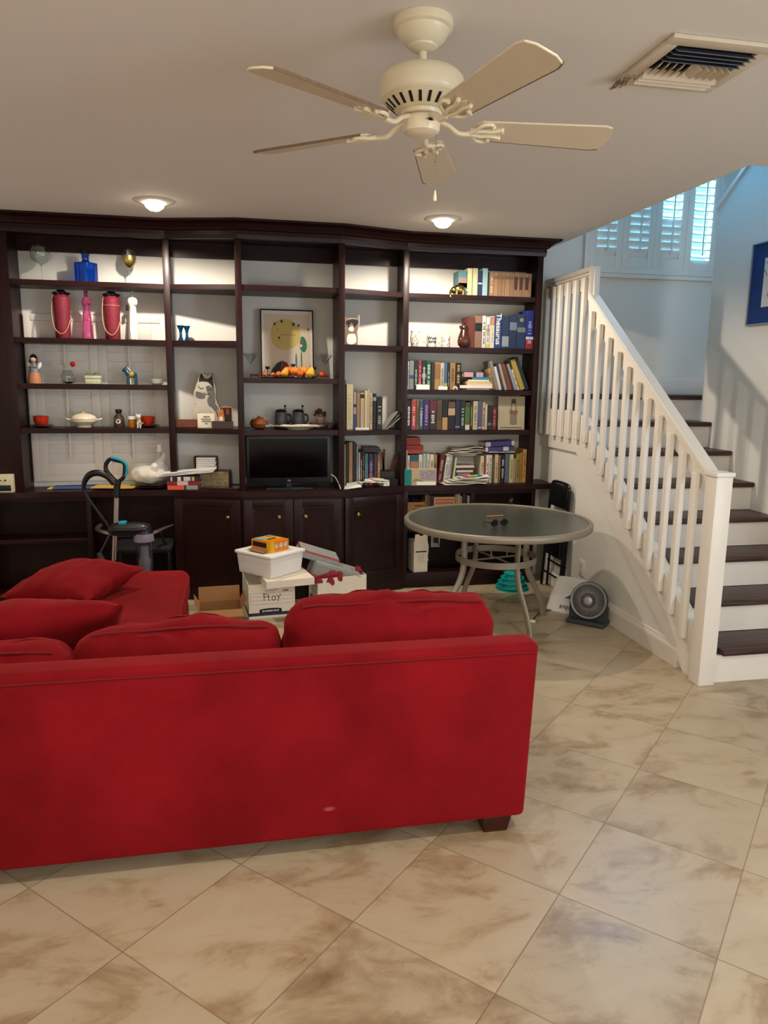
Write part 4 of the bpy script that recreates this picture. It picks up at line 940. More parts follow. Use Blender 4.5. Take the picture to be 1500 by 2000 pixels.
# red bowls on black plates
RB = mat('red_lacquer', (176, 44, 20), .22, var=.25, vs=18, coat=.5)
for xp, lab, zz in ((81, 'left', 0), (289, 'right', 1)):
    x = at(xp, 833, Y=5.56).x
    lath('black_plate', 'black plate under the %s red bowl' % lab, 'plate', x, 5.56, 1.252, [(0, 0), (.035, 0), (.062, .008), (.082, .013), (.081, .016), (.06, .012), (0, .006)], BLACK, 32, group='black plates')
    for q in range(2):
        lath('red_bowl', '%s red bowl of the two nested on the %s black plate' % (('lower', 'upper')[q], lab), 'bowl', x, 5.56, 1.2585+q*.017, [(0, 0), (.024, 0), (.030, .006), (.043, .022), (.048, .040), (.052, .054), (.050, .055), (.045, .040), (.040, .022), (.026, .008), (0, .006)], RB, 28, group='red bowls')
x = at(165, 833, Y=5.56).x
o = thing('soup_tureen', 'cream lidded soup tureen with side handles between bowl and jar', 'tureen', (x, 5.56, 1.2525))
bm = B(); lathe(bm, [(0, 0), (.046, 0), (.048, .006), (.042, .012), (.060, .022), (.082, .042), (.086, .060), (.084, .061), (0, .058)], 32, RZ(0)); part('bowl', bm, CRM, o)
bm = B(); lathe(bm, [(.087, .0615), (.084, .068), (.070, .084), (.040, .096), (.012, .100), (.008, .106), (.016, .112), (.016, .116), (0, .121)], 32); part('lid', bm, CRM, o)
for sx in (-1, 1):
    bm = B(); tube(bm, spline([(sx*.080, -.018, .052), (sx*.112, -.012, .058), (sx*.118, 0, .060), (sx*.112, .012, .058), (sx*.080, .018, .052)], 5), .0055, 8); part('handle', bm, CRM, o)
x = at(233, 834, Y=5.56).x
o = thing('apothecary_jar', 'dark glass apothecary jar with black stopper and skull-like white label', 'jar', (x, 5.56, 1.2525))
bm = B(); lathe(bm, [(0, 0), (.034, 0), (.036, .004), (.036, .068), (.030, .084), (.019, .092), (.018, .100), (.023, .104)], 28); part('bottle', bm, mat('smoky_glass', (66, 52, 38), .08, var=.3, coat=.6), o)
bm = B(); lathe(bm, [(.018, .1045), (.024, .112), (.024, .122), (.018, .127), (0, .128)], 24); part('stopper', bm, BLACK, o)
bm = B(); lathe(bm, [(0, 0), (.0155, 0), (.0155, .0008), (0, .0008)], 20, T(0, -.0362, .043) @ RX(PI/2)); lb = part('paper_label', bm, PAPER, o)
bm = B()
prism(bm, [(-.008, .012), (0, .008), (.008, .012), (.009, .002), (0, -.012), (-.009, .002)], -.0381, -.0372, 'y', M=T(0, 0, .043)); part('emblem', bm, MATTE, lb)
x = at(258, 835, Y=5.54).x
o = thing('pill_bottle', 'amber medicine bottle with a white cap beside the dark jar', 'bottle', (x, 5.54, 1.2525))
bm = B(); lathe(bm, [(0, 0), (.022, 0), (.023, .003), (.023, .052), (.020, .056)], 24); part('bottle', bm, mat('amber_plastic', (206, 120, 20), .15, trans=.3, var=.05), o)
bm = B(); lathe(bm, [(.0245, .0565), (.0265, .058), (.0265, .076), (.024, .079), (0, .0795)], 24); part('cap', bm, PORC, o)
x = at(273, 833, Y=5.50).x
bm = B(); ball(bm, (0, 0, .028), .018, 14, sz=1.4); ball(bm, (-.004, -.006, .078), .018, 14); tube(bm, [(0, 0, .04), (-.002, -.002, .07)], .012, 10)
for sx in (-1, 1): cyl(bm, .007, (-.004+sx*.010, -.004, .088), (-.004+sx*.015, -.004, .105), 8, .001)
for sx in (-1, 1): tube(bm, [(sx*.008, -.014, .04), (sx*.009, -.02, .0)], .005, 8)
o = single('cat_figurine', 'small cream cat figurine in front of the right red bowls', 'figurine', bm, mat('cat_glaze', (206, 196, 172), .4, var=.3, vs=50), (x, 5.478, 1.2525), ang=60)
b = B(); tube(b, [(.002, -.020, .045), (.02, -.024, .038), (.03, -.02, .034)], .008, 6, flat=.4); sub(o, 'bow', b, mat('grey_ribbon', (150, 150, 150), .6))

# second bay
x = at(358, 661, Y=5.55).x
BV = mat('teal_blue_glass', (10, 76, 130), .05, trans=.4, var=.1)
for k, dx in enumerate((-.011, .016)):
    lath('blue_vase', '%s of the two small blue waisted vases' % ('left', 'right')[k], 'vase', x+dx*1.5, 5.55+k*.035, 1.862, [(0, 0), (.020, 0), (.020, .004), (.010, .030), (.0085, .055), (.013, .080), (.026, .108), (.024, .109), (.011, .082), (.006, .055), (0, .04)], BV, 24, group='small blue vases')
def outline_solid(pts, th, bev=.006):
    """upright cut-out board with real thickness"""
    bm = B(); prism(bm, pts, -th/2, th/2, 'y', bev=bev); return bm
# big cat
x = at(403, 838, Y=5.56).x; H = at(400, 721, Y=5.56).z-1.252
def prof(pts, n=6): return [(v.x, v.z) for v in spline([(a, 0, b) for a, b in pts], n)]
cat_l = [(-.05, 0), (-.098, .012), (-.108, H*.16), (-.10, H*.28), (-.082, H*.40), (-.086, H*.52), (-.078, H*.66), (-.056, H*.74), (-.050, H*.84), (-.024, H*1.0), (.000, H*.88), (.028, H*.87), (.062, H*.96), (.063, H*.86), (.072, H*.70), (.074, H*.56), (.070, H*.45), (.098, H*.36), (.112, H*.20), (.106, .03), (.06, 0)]
bm = outline_solid(cat_l, .055, .014)
o = single('cat_figure', 'large sitting grey and white cat figure filling the second bay shelf', 'cat figure', bm, mat('cat_white', (196, 190, 174), .7, var=.18, vs=12), (x, 5.60, 1.2525), ang=50)
def patch(o, name, pts, m, y=-.0290, n=4, smooth_=True):
    b = B(); prism(b, prof(pts+[pts[0]], n)[:-1] if smooth_ else pts, y-.0008, y, 'y'); return sub(o, name, b, m)
DK = mat('cat_dark_fur', (38, 32, 30), .8, var=.5, vs=30); GR = mat('cat_grey_fur', (106, 102, 98), .8, var=.4, vs=30)
patch(o, 'dark_crown', [(-.044, H*.78), (-.038, H*.84), (-.024, H*.93), (-.004, H*.85), (.026, H*.835), (.050, H*.885), (.054, H*.80), (.060, H*.68), (.045, H*.72), (.02, H*.78), (-.02, H*.79)], DK)
patch(o, 'dark_flank', [(.018, H*.52), (.060, H*.54), (.062, H*.44), (.088, H*.34), (.100, H*.20), (.088, H*.12), (.070, H*.26), (.045, H*.34), (.022, H*.38), (.012, H*.45)], GR)
patch(o, 'grey_cheek', [(-.066, H*.62), (-.03, H*.60), (0, H*.56), (-.01, H*.50), (-.05, H*.50), (-.07, H*.55)], GR)
patch(o, 'grey_face', [(.004, H*.70), (.03, H*.72), (.058, H*.66), (.06, H*.56), (.03, H*.53), (.014, H*.60)], GR, -.0300)
for a in ((-.05, H*.71, -.01, H*.68), (.02, H*.66, .055, H*.68), (-.01, H*.60, .03, H*.58)):
    b = B(); tube(b, spline([(a[0], -.030, a[1]), ((a[0]+a[2])/2, -.031, min(a[1], a[3])-.004), (a[2], -.030, a[3])], 5), .0018, 6); sub(o, 'face_line', b, MATTE)
for sx in (-.048, .034):
    b = B(); tube(b, spline([(sx, -.029, H*.26), (sx+.01, -.030, H*.14), (sx+.016, -.030, .012)], 5), .0024, 6); sub(o, 'paw_line', b, GR)
# props around the cat
bm = B(); box(bm, -.082, .082, -.02, .02, 0, .058, .004); single('wooden_block', 'low reddish brown wooden block left of the cat figure', 'block', bm, wood('cherry_block', (96, 44, 24), (124, 62, 36), .4), (at(362, 838, Y=5.52).x+.01, 5.54, 1.2525), smooth=False)
x = at(403, 838, Y=5.47).x
bm = B(); t = B(); box(t, -.056, .056, -.008, .008, 0, .105, .004, 2)
for v_ in t.verts: v_.co.x *= 1+.09*abs(v_.co.z/.105*2-1)**2
merge(bm, t); o = single('ceramic_plaque', 'small white ceramic plaque with grey writing before the cat', 'plaque', bm, CRM, (x, 5.47, 1.2525), rot=(D(-8), 0, 0))
b = B(); r_ = random.Random(5)
for zz, w_ in ((.078, .018), (.062, .034), (.046, .030), (.030, .010)):
    q = -w_
    while q < w_: l_ = r_.uniform(.004, .009); box(b, q, q+l_, -.0092, -.0081, zz-.004, zz+.004+r_.uniform(0, .003)); q += l_+.002
sub(o, 'lettering', b, mat('grey_ink', (70, 72, 70), .7), smooth=False)
x = at(438, 838, Y=5.46).x
bm = B(); box(bm, -.086, .066, -.03, .03, 0, .006); box(bm, -.086, .066, -.03, -.025, .006, .05); box(bm, -.086, .066, .025, .03, .006, .05); box(bm, -.086, -.081, -.025, .025, .006, .05); box(bm, .061, .066, -.025, .025, .006, .05)
single('wooden_tray', 'dark wooden box tray at the right end of the cat shelf', 'tray', bm, wood('dark_tray', (48, 26, 18), (70, 40, 28), .4), (x, 5.44, 1.2525), smooth=False)
o = single('standing_card', 'black book standing behind the orange kitten cutout', 'book', (lambda b: box(b, -.038, .038, -.006, .006, 0, .145, .002))(B()), mat('card_black', (34, 28, 26), .5), (x+.018, 5.555, 1.2525), smooth=False)
for q in ((-.040, .040, .143, .149), (.036, .041, 0, .143)):
    b = B(); box(b, q[0], q[1], -.0068, .0062, q[2], q[3]); sub(o, 'gold_edge', b, mat('card_edge', (196, 146, 84), .5), smooth=False)
b = B(); box(b, -.002, .016, -.0072, -.0062, .095, .135); sub(o, 'red_seal', b, mat('seal_red', (170, 50, 36), .5), smooth=False)
OR = mat('orange_fur', (204, 130, 74), .7, var=.35, vs=60)
kit = [(-.022, 0), (-.030, .05), (-.022, .09), (-.034, .135), (-.018, .122), (-.002, .124), (.010, .140), (.016, .12), (.020, .09), (.026, .04), (.022, 0)]
o = single('kitten_cutout', 'small orange kitten cutout in front of the black book', 'cutout', outline_solid(kit, .008, .002), OR, (x-.02, 5.525, 1.2525), smooth=False)
patch(o, 'white_bib', [(-.012, .075), (.004, .08), (.012, .06), (.008, .02), (-.010, .02), (-.016, .05)], PORC, -.0042)
for sx in (-.013, .004):
    b = B(); ball(b, (sx, -.0045, .098), .0028, 8, sy=.4); sub(o, 'eye', b, MATTE)

# napkin box, scroll basket, tray and papers on the worktop
x = at(410, 913, Y=5.58).x; z_ = at(410, 913, Y=5.58).z
SCR = mat('scroll_pattern', (128, 112, 78), .5, var=.75, vs=34)
xb = at(421, 950, Y=5.53).x
bm = B(); box(bm, -.115, .11, -.075, .075, 0, .118, .008, 2)
o = single('scroll_box', 'brown and gold scroll-patterned box on the angled counter', 'box', bm, SCR, (xb, 5.56, .8155), rz=D(-8), smooth=False)
r_ = random.Random(3)
for k in range(9):
    cx_, cz_ = -.095+(k % 5)*.046+r_.uniform(-.006, .006), .034+(k//5)*.048
    b = B(); tube(b, [(cx_+(.004+.0022*q)*math.cos(q*.75+k), -.0765, cz_+(.004+.0022*q)*math.sin(q*.75+k)) for q in range(9)], .0028, 6); sub(o, 'scroll_relief', b, mat('scroll_gold', (176, 156, 108), .4, .3))
zt = .8155+.1185
o = thing('napkin_holder', 'dark metal napkin holder full of white napkins on the scroll box', 'napkin holder', (xb-.065, 5.56, zt+.0005), D(-4))
bm = B(); box(bm, -.075, .085, -.045, .045, 0, .006); box(bm, -.083, -.075, -.045, .045, 0, .105); box(bm, -.075, .085, .040, .045, .006, .105); part('holder', bm, mat('bronze_dark', (66, 52, 34), .4, .5), o, smooth=False)
for k in range(6):
    bm = B(); box(bm, -.067, .073+r_.uniform(-.008, .006), -.04, .036, .008+.0155*k, .0215+.0155*k, .004, 2); part('napkin', bm, PAPER, o)
bm = B(); box(bm, -.12, .12, -.055, .055, 0, .014, .003); single('dark_tablet', 'dark flat tray in front of the scroll box', 'tray', bm, mat('dark_red_lacquer', (44, 18, 20), .2, coat=.5), (at(438, 952, Y=5.44).x, 5.42, .8155), rz=D(-14), smooth=False)
def sheet(lab, cx, cy, z, w_, d_, rz, m=PAPER, th=.004, tilt=(0, 0), name='paper', cat='paper', wavy=.004, seed=0, group=None):
    t = bmesh.new(); bmesh.ops.create_grid(t, x_segments=14, y_segments=10, size=.5)
    for v_ in t.verts:
        v_.co.x *= w_; v_.co.y *= d_; v_.co.z = wavy*(mnoise.noise(Vector((v_.co.x*9, v_.co.y*9, seed)))+.6)
    r = bmesh.ops.extrude_face_region(t, geom=t.faces[:])
    for v_ in [g for g in r['geom'] if isinstance(g, bmesh.types.BMVert)]: v_.co.z += th
    bmesh.ops.recalc_face_normals(t, faces=t.faces)
    mn = min(v_.co.z for v_ in t.verts)
    for v_ in t.verts: v_.co.z -= mn
    return single(name, lab, cat, t, m, (cx, cy, z+.0004), rot=(tilt[0], tilt[1], rz), group=group, ang=50)
px_ = at(365, 930, Y=5.44).x
for k in range(3): sheet('%s white envelope of those piled on the paperbacks' % ('lowest', 'middle', 'topmost')[k], px_-.01+.015*k, 5.478, .921+.011*k, .40-.01*k, .11, D(-3+2*k), th=.006, tilt=(0, D(-5)), wavy=.002, seed=k, name='envelope', cat='envelope', group='white envelopes on the paperbacks')
# folders and envelopes in front of the window
sheet('yellow-edged blue folder lying under the left window', at(190, 948, z=.815).x-.02, at(190, 950, z=.815).y, .815, .58, .22, D(2), mat('yellow_folder', (206, 200, 84), .7), .003, name='folder', cat='folder', wavy=.001)
sheet('blue paper lying on the yellow folder', at(205, 946, z=.815).x-.12, 5.60, .820, .40, .17, D(3), mat('blue_folder', (46, 84, 150), .6), .003, name='folder', cat='folder', wavy=.001)
sheet('manila envelope on the counter behind the vacuum handle', at(228, 950, z=.82).x, 5.53, .825, .30, .17, D(-8), mat('manila', (206, 164, 82), .7), .005, name='envelope', cat='envelope', wavy=.003, seed=4)
# bread bag on brown plates
xb = at(300, 946, Y=5.53).x
for k in range(2): lath('brown_plate', '%s brown plate under the bag of bread' % ('lower', 'upper')[k], 'plate', xb, 5.545, .816+k*.012, [(0, 0), (.07, 0), (.115, .014), (.13, .017), (.13, .020), (.11, .018), (0, .008)], mat('brown_plate_glaze', (60, 22, 16), .2, coat=.5), 36, group='brown plates')
bm = B(); t = B(); ball(t, (0, 0, 0), .1, 28, sx=1.25, sy=.75, sz=.62)
for v_ in t.verts: v_.co += v_.co.normalized()*.014*mnoise.noise(v_.co*22)
merge(bm, t); o = single('bread_bag', 'clear plastic bag of bread sitting on the brown plates', 'bag', bm, mat('bread', (228, 220, 200), .7, var=.15, vs=18, bump=.3, bs=30), (xb-.035, 5.54, .914), ang=80)
PL = mat('clear_film', (240, 240, 238), .08, spec=.8, alpha=.22, bump=.8, bs=24, var=0)
b = B(); t = B(); ball(t, (.02, 0, .012), .118, 28, sx=1.2, sy=.7, sz=.68)
for v_ in t.verts: v_.co += v_.co.normalized()*.022*mnoise.noise(v_.co*16+Vector((3, 1, 2)))
merge(b, t); sub(o, 'plastic_film', b, PL)
b = B(); tube(b, spline([(.07, 0, .06), (.10, 0, .10), (.115, -.01, .14), (.10, 0, .175), (.085, 0, .205)], 5), .02, 12, rr=[.045-.035*math.sin(min(1, k/20*1.3)*PI/2)+.018*max(0, (k-12)/8) for k in range(21)]); sub(o, 'twisted_neck', b, PL)
b = B(); box(b, .072, .098, -.012, -.009, .165, .215, M=T(0, 0, 0)); sub(o, 'paper_tag', b, PAPER)
b = B(); ball(b, (.05, -.045, .062), .026, 14); sub(o, 'white_bun', b, PORC)
# small cream device at the far left of the worktop
p_ = at(12, 962, z=.816)
o = thing('adapter_box', 'small cream electrical box at the left end of the worktop', 'adapter', (p_.x-.02, 5.43, .8155))
bm = B(); box(bm, -.07, .07, -.03, .03, 0, .125, .006, 2); part('case', bm, mat('cream_plastic', (206, 196, 160), .4), o)
bm = B(); box(bm, -.05, .055, -.034, -.0302, .012, .052, .002); part('dark_window', bm, BLACK, o)
bm = B(); cyl(bm, .006, (.022, -.0302, .085), (.022, -.036, .085)); box(bm, -.03, .0, -.032, -.0302, .082, .088); part('switch', bm, BLACK, o)

# ------------------------------------------------------------------ centre bay
zs = 1.612
pA, pB = at(507, 601, Y=5.60), at(612, 733, Y=5.60)
xa, xb = pA.x+.004, at(613, 735, Y=5.60).x; Hf = pA.z-zs-.004
o = thing('framed_print', 'thin black framed abstract print leaning in the centre bay', 'framed print', ((xa+xb)/2, 5.60, zs+.0005), rot=(D(-5), 0, 0))
w2 = (xb-xa)/2
bm = B()
for q in ((-w2, -w2+.008, 0, Hf), (w2-.008, w2, 0, Hf), (-w2+.008, w2-.008, 0, .008), (-w2+.008, w2-.008, Hf-.008, Hf)): box(bm, q[0], q[1], -.012, .008, q[2], q[3], .001)
part('frame', bm, MATTE, o, smooth=False)
bm = B(); box(bm, -w2+.008, w2-.008, -.004, .006, .008, Hf-.008); part('mat_board', bm, mat('mat_board', (214, 208, 196), .8), o, smooth=False)
bm = B(); box(bm, -w2+.028, w2-.026, -.0048, -.004, .012, Hf-.034); pr_ = part('print_sheet', bm, mat('print_paper', (204, 188, 164), .8, var=.06, vs=6), o, smooth=False)
def blob(name, cx, cz, rx, rz_, c, y, n=24, wob=0, ph=0):
    b = B(); pts = [(cx+rx*math.cos(2*PI*k/n)*(1+wob*math.cos(3*2*PI*k/n+ph)), cz+rz_*math.sin(2*PI*k/n)*(1+wob*math.cos(2*2*PI*k/n+ph))) for k in range(n)]
    prism(b, pts, y-.0006, y, 'y'); part(name, b, col(c, .8), pr_, smooth=False)
fx_ = lambda u: -w2+2*w2*u; fz_ = lambda v: Hf*(1-v)
blob('yellow_shape', fx_(.46), fz_(.36), w2*.56, Hf*.235, (190, 170, 98), -.0052, 30, .04)
blob('green_shape', fx_(.80), fz_(.50), w2*.13, Hf*.12, (40, 116, 84), -.0060, 20, .1, 1)
blob('red_spot', fx_(.79), fz_(.50), w2*.06, Hf*.03, (150, 60, 60), -.0066)
blob('white_spot', fx_(.76), fz_(.52), w2*.04, Hf*.02, (226, 220, 206), -.0070)
for (u, v, r) in ((.27, .21, .034), (.40, .17, .036), (.62, .21, .040), (.72, .225, .032), (.35, .41, .032), (.33, .29, .016), (.90, .28, .026)): blob('dark_dot', fx_(u), fz_(v), w2*r*1.2, Hf*r*.62, (66, 52, 38), -.0060)
blob('blue_stroke', fx_(.665), fz_(.74), w2*.028, Hf*.11, (62, 96, 150), -.0056); blob('green_stroke', fx_(.765), fz_(.72), w2*.028, Hf*.12, (62, 124, 92), -.0056)
b = B(); prism(b, [(fx_(.16), fz_(.965)), (fx_(.20), fz_(.88)), (fx_(.30), fz_(.78)), (fx_(.40), fz_(.74)), (fx_(.36), fz_(.965))], -.0056, -.005, 'y'); part('dark_shape', b, col((60, 56, 50), .8), pr_, smooth=False)
b = B(); prism(b, [(fx_(.405), fz_(.74)), (fx_(.49), fz_(.77)), (fx_(.555), fz_(.87)), (fx_(.565), fz_(.965)), (fx_(.365), fz_(.965))], -.0056, -.005, 'y'); part('maroon_shape', b, col((124, 54, 58), .8), pr_, smooth=False)
b = B(); tube(b, [(fx_(.38), -.0055, fz_(.365)), (fx_(.66), -.0055, fz_(.365))], .0016, 6); part('thin_line', b, col((150, 74, 50), .8), pr_)
for xp, lb in ((490, 'left'), (635, 'right')):
    x = at(xp, 735, Y=5.52).x
    o = thing('martini_glass', 'wide martini glass at the %s side of the framed print' % lb, 'glass', (x, 5.53, zs+.0005), 0, 'martini glasses')
    bm = B(); lathe(bm, [(0, 0), (.036, 0), (.036, .0015), (.006, .006), (.003, .02), (.003, .095), (.005, .102)], 24); part('stem_and_foot', bm, GLASS, o)
    bm = B(); lathe(bm, [(.004, .101), (.054, .172), (.0528, .172), (.003, .1035)], 28, close=False); part('bowl', bm, GLASS, o)
# harvest centrepiece: base of leaves with gourds and candle spikes
x0, x1 = at(482, 737, Y=5.44).x, at(655, 739, Y=5.44).x; cxm = (x0+x1)/2; L2 = (x1-x0)/2
o = thing('autumn_garland', 'autumn garland of gourds, berries and dark red leaves along the print shelf', 'garland', (cxm, 5.42, zs+.0005))
rg = random.Random(9)
def leaf(b, p, s_, M_):
    t = bmesh.new(); vs_ = [t.verts.new(q) for q in ((0, 0, 0), (s_*.45, s_*.35, .006), (s_*.5, s_*.12, .002), (s_*1.0, s_*.1, .004), (s_*.7, -s_*.1, 0), (s_*.55, -s_*.4, .006), (s_*.25, -s_*.15, 0))]
    t.faces.new(vs_); r = bmesh.ops.extrude_face_region(t, geom=t.faces[:])
    for v_ in [g for g in r['geom'] if isinstance(g, bmesh.types.BMVert)]: v_.co.z += .0015
    bmesh.ops.recalc_face_normals(t, faces=t.faces); t.transform(T(*p) @ M_); merge(b, t)
LC = [mat('leaf_maroon', (96, 22, 26), .7, var=.3), mat('leaf_green', (70, 74, 34), .7, var=.3), mat('leaf_rust', (150, 66, 34), .7, var=.3)]
for k in range(42):
    u = rg.uniform(-1, 1); b = B(); leaf(b, (u*L2*.88, rg.uniform(-.03, .05), .004+rg.uniform(0, .018)), rg.uniform(.024, .042), RZ(rg.uniform(0, 2*PI)) @ RX(rg.uniform(-.6, .6)) @ RY(rg.uniform(-.35, .1)))
    part('leaf', b, LC[0 if abs(u) > .75 else rg.randrange(3)], o)
for k in range(7):
    b = B()
    for j in range(6): ball(b, (rg.uniform(-.9, .9)*L2*.9, rg.uniform(-.04, .03), .012+rg.uniform(0, .016)), .006, 8)
    part('berries', b, mat('berry_red', (150, 44, 24), .3), o)
GO = [('pumpkin', -.62, .018, (190, 90, 36)), ('pumpkin', -.30, .022, (198, 92, 50)), ('pumpkin', -.42, .017, (200, 104, 60)), ('gourd', -.17, .030, (214, 150, 50)), ('pumpkin', -.08, .034, (206, 100, 34)), ('pumpkin', .05, .033, (220, 120, 34)), ('gourd', .04, .022, (222, 186, 84)), ('pumpkin', .17, .028, (190, 90, 30)), ('pumpkin', .27, .036, (222, 128, 34)), ('gourd', .40, .033, (226, 170, 50)), ('pumpkin', .50, .020, (180, 150, 50)), ('pumpkin', .68, .024, (196, 70, 34))]
for k, (nm, u, r, c_) in enumerate(GO):
    b = B(); t = B(); ball(t, (0, 0, 0), r, 24, sz=.85)
    for v_ in t.verts:
        a = math.atan2(v_.co.y, v_.co.x); v_.co.x *= 1-.08*abs(math.cos(a*4)); v_.co.y *= 1-.08*abs(math.cos(a*4))
        if nm == 'gourd' and v_.co.z > 0: v_.co.z *= 1.6; v_.co.x = v_.co.x*(1-.35*v_.co.z/(r*1.4))+v_.co.z*.3
    t.transform(T(u*L2, (-.03 if k % 2 else .012)+.0, r*.85+.010+(.014 if k in (4, 5, 8) else 0))); merge(b, t)
    g_ = part('small_'+nm, b, mat('gourd_%d' % k, c_, .35, var=.15, vs=40), o)
    b = B(); zt_ = r*(2.2 if nm == 'gourd' else 1.65)+.012; tube(b, [(u*L2, (-.03 if k % 2 else .012), zt_-.008), (u*L2+.006, (-.03 if k % 2 else .012), zt_+.008)], .0025, 6); part('stalk', b, LC[1], g_)
for u in (-.53, .045, .52):
    b = B(); cyl(b, .0025, (u*L2*1.0, .05, 0), (u*L2, .05, .082 if u == .045 else .062)); h_ = .082 if u == .045 else .062; lathe(b, [(.004, h_), (.016, h_+.004), (.016, h_+.020), (.013, h_+.020), (.013, h_+.006), (0, h_+.005)], 16, T(u*L2, .05, 0)); part('candle_cup', b, MATTE, o)
# shelf above the television
zs = 1.245
x = at(506, 838, Y=5.44).x
o = thing('gourd_pot', 'glossy brown round gourd pot with tied ribbon', 'pot', (x, 5.44, zs+.0005))
bm = B(); lathe(bm, [(0, 0), (.03, .002), (.055, .016), (.066, .040), (.060, .066), (.036, .082), (.016, .086), (.012, .094), (0, .096)], 32); part('body', bm, mat('gourd_brown', (124, 66, 34), .2, var=.3, vs=14, coat=.6), o)
bm = B(); tube(bm, spline([(.035, -.03, .03), (.06, -.04, .022), (.085, -.035, .028), (.095, -.03, .02)], 5), .012, 10); part('spout', bm, mat('pewter_grey', (130, 130, 134), .4, .4), o)
bm = B()
for a in range(8): tube(bm, spline([(0, 0, .088), (math.cos(a)*.03, math.sin(a)*.03, .090), (math.cos(a)*.055, math.sin(a)*.04, .070+.01*(a % 3))], 4), .0022, 6)
part('raffia', bm, mat('raffia', (206, 196, 160), .7), o)
for xp, yt, lb in ((549, 800, 'left'), (583, 801, 'right')):
    x = at(xp, 832, Y=5.58).x
    o = thing('beer_stein', '%s of the two lidded grey stoneware steins' % lb, 'stein', (x, 5.585, zs+.0005), 0, 'lidded stoneware steins')
    bm = B(); lathe(bm, [(0, 0), (.050, 0), (.052, .006), (.048, .02), (.046, .08), (.042, .112), (.040, .118)], 28); st_b = part('body', bm, mat('stoneware_relief', (84, 84, 88), .45, var=.5, vs=28, bump=.5, bs=40), o)
    bm = B(); lathe(bm, [(.043, .1185), (.044, .124), (.032, .137), (.010, .141), (0, .142)], 24); ld = part('lid', bm, mat('dark_pewter', (52, 44, 38), .35, .6), o)
    bm = B(); cyl(bm, .004, (.030, 0, .135), (.032, 0, .158)); ball(bm, (.032, 0, .163), .009, 12); part('thumb_lift', bm, mat('dark_pewter'), ld)
    bm = B(); tube(bm, spline([(.040, .02, .10), (.068, .03, .095), (.074, .03, .06), (.046, .02, .025)], 6), .006, 8); part('handle', bm, mat('dark_pewter'), o)
x = at(580, 838, Y=5.42).x
o = thing('oval_platter', 'cream oval platter with folded napkins above the television', 'platter', (x+.01, 5.435, zs+.0005))
bm = B(); t = B(); lathe(t, [(0, .004), (.07, .004), (.075, 0), (.08, .004), (.135, .016), (.185, .026), (.184, .029), (.13, .020), (.07, .009), (0, .009)], 40)
for v_ in t.verts: v_.co.y *= .55
merge(bm, t); part('plate', bm, CRM, o)
for (dx, w_, sd, m_) in ((-.062, .12, 1, mat('linen_grey', (196, 194, 186), .8, var=.2, vs=30)), (.055, .17, 2, mat('linen_striped', (216, 206, 200), .8, var=.1, vs=18))):
    n_ = sheet('%s folded napkin on the cream platter' % ('grey patterned' if sd == 1 else 'pink striped'), x+.01+dx, 5.43, zs+.0145, w_, .10, D(8*sd), m_, .014, name='napkin', cat='napkin', wavy=.010, seed=sd)
    if sd == 2:
        b = B(); tube(b, spline([(-.07, -.0505, .016), (-.02, -.0515, .012), (.03, -.0515, .016), (.075, -.0505, .022)], 5), .0022, 6); part('stripe', b, mat('stripe_red', (170, 84, 90), .8), n_)
x = at(626, 822, Y=5.57).x
o = thing('dried_flower_pot', 'small white pot of dark dried flowers on a wooden stand', 'flower pot', (x, 5.58, zs+.0395))
bm = B(); lathe(bm, [(0, 0), (.022, 0), (.020, .006), (.030, .016), (.036, .034), (.034, .042), (.031, .042), (.03, .03), (0, .028)], 24); part('pot', bm, mat('pink_porcelain', (188, 162, 148), .4), o)
bm = B()
for k in range(46):
    a, e_ = rg.uniform(0, 2*PI), rg.uniform(-.1, 1.4); r = rg.uniform(.036, .05)
    ball(bm, (r*math.cos(a)*math.cos(e_), r*math.sin(a)*math.cos(e_)*.8, .055+r*math.sin(e_)), rg.uniform(.005, .010), 8)
part('dried_blooms', bm, mat('dried_blooms', (96, 56, 52), .8, var=.7, vs=60), o)['kind'] = 'stuff'
o = thing('wooden_stand', 'low wooden stand under the dried flower pot', 'stand', (at(630, 838, Y=5.56).x, 5.57, zs+.0005))
WS = wood('stand_wood', (70, 40, 24), (104, 66, 40), .45)
bm = B(); box(bm, -.09, .09, -.05, .05, .030, .0385, .002); part('top', bm, WS, o, smooth=False)
for sx in (-1, 1):
    bm = B(); box(bm, sx*.05-.012, sx*.05+.012, -.04, .04, 0, .0299, .002); part('foot', bm, WS, o, smooth=False)
# television
YT_ = 5.36
pa, pb = at(480, 851, Y=YT_), at(646, 846, Y=YT_); x0, x1 = pa.x, pb.x; z1 = 1.238
z1 = min(at(560, 848, Y=YT_).z, 1.205); z0 = at(560, 944, Y=YT_).z
o = thing('television', 'black flat television on the worktop in the centre bay', 'television', ((x0+x1)/2, YT_+.02, .8155))
w2 = (x1-x0)/2; h0, h1 = z0-.8155, z1-.8155
bm = B(); box(bm, -w2, w2, 0, .035, h0, h1, .006, 2); box(bm, -w2*.6, w2*.6, .035, .07, h0+.06, h1-.06, .01); part('housing', bm, BLACK, o)
bm = B(); box(bm, -w2+.022, w2-.022, -.0015, -.0002, h0+.04, h1-.022); part('screen', bm, mat('screen_glass', (2, 2, 3), .10, spec=.22, var=0), o, smooth=False)
bm = B(); box(bm, -.02, .02, .01, .04, .012, h0+.02); bx_ = B(); box(bm, -.17, .17, -.07, .12, 0, .012, .004, 2); bx_.free(); part('stand', bm, BLACK, o)
bm = text_bm('LG', .018, T(.0, -.0004, h0+.018) @ UPR, .0005); part('lettering', bm, mat('silver_print', (190, 190, 196), .4), o, smooth=False)
xr = at(574, 956, Y=5.28).x
o = thing('remote_control', 'black remote control lying in front of the television', 'remote control', (xr, 5.272, .8155), D(3))
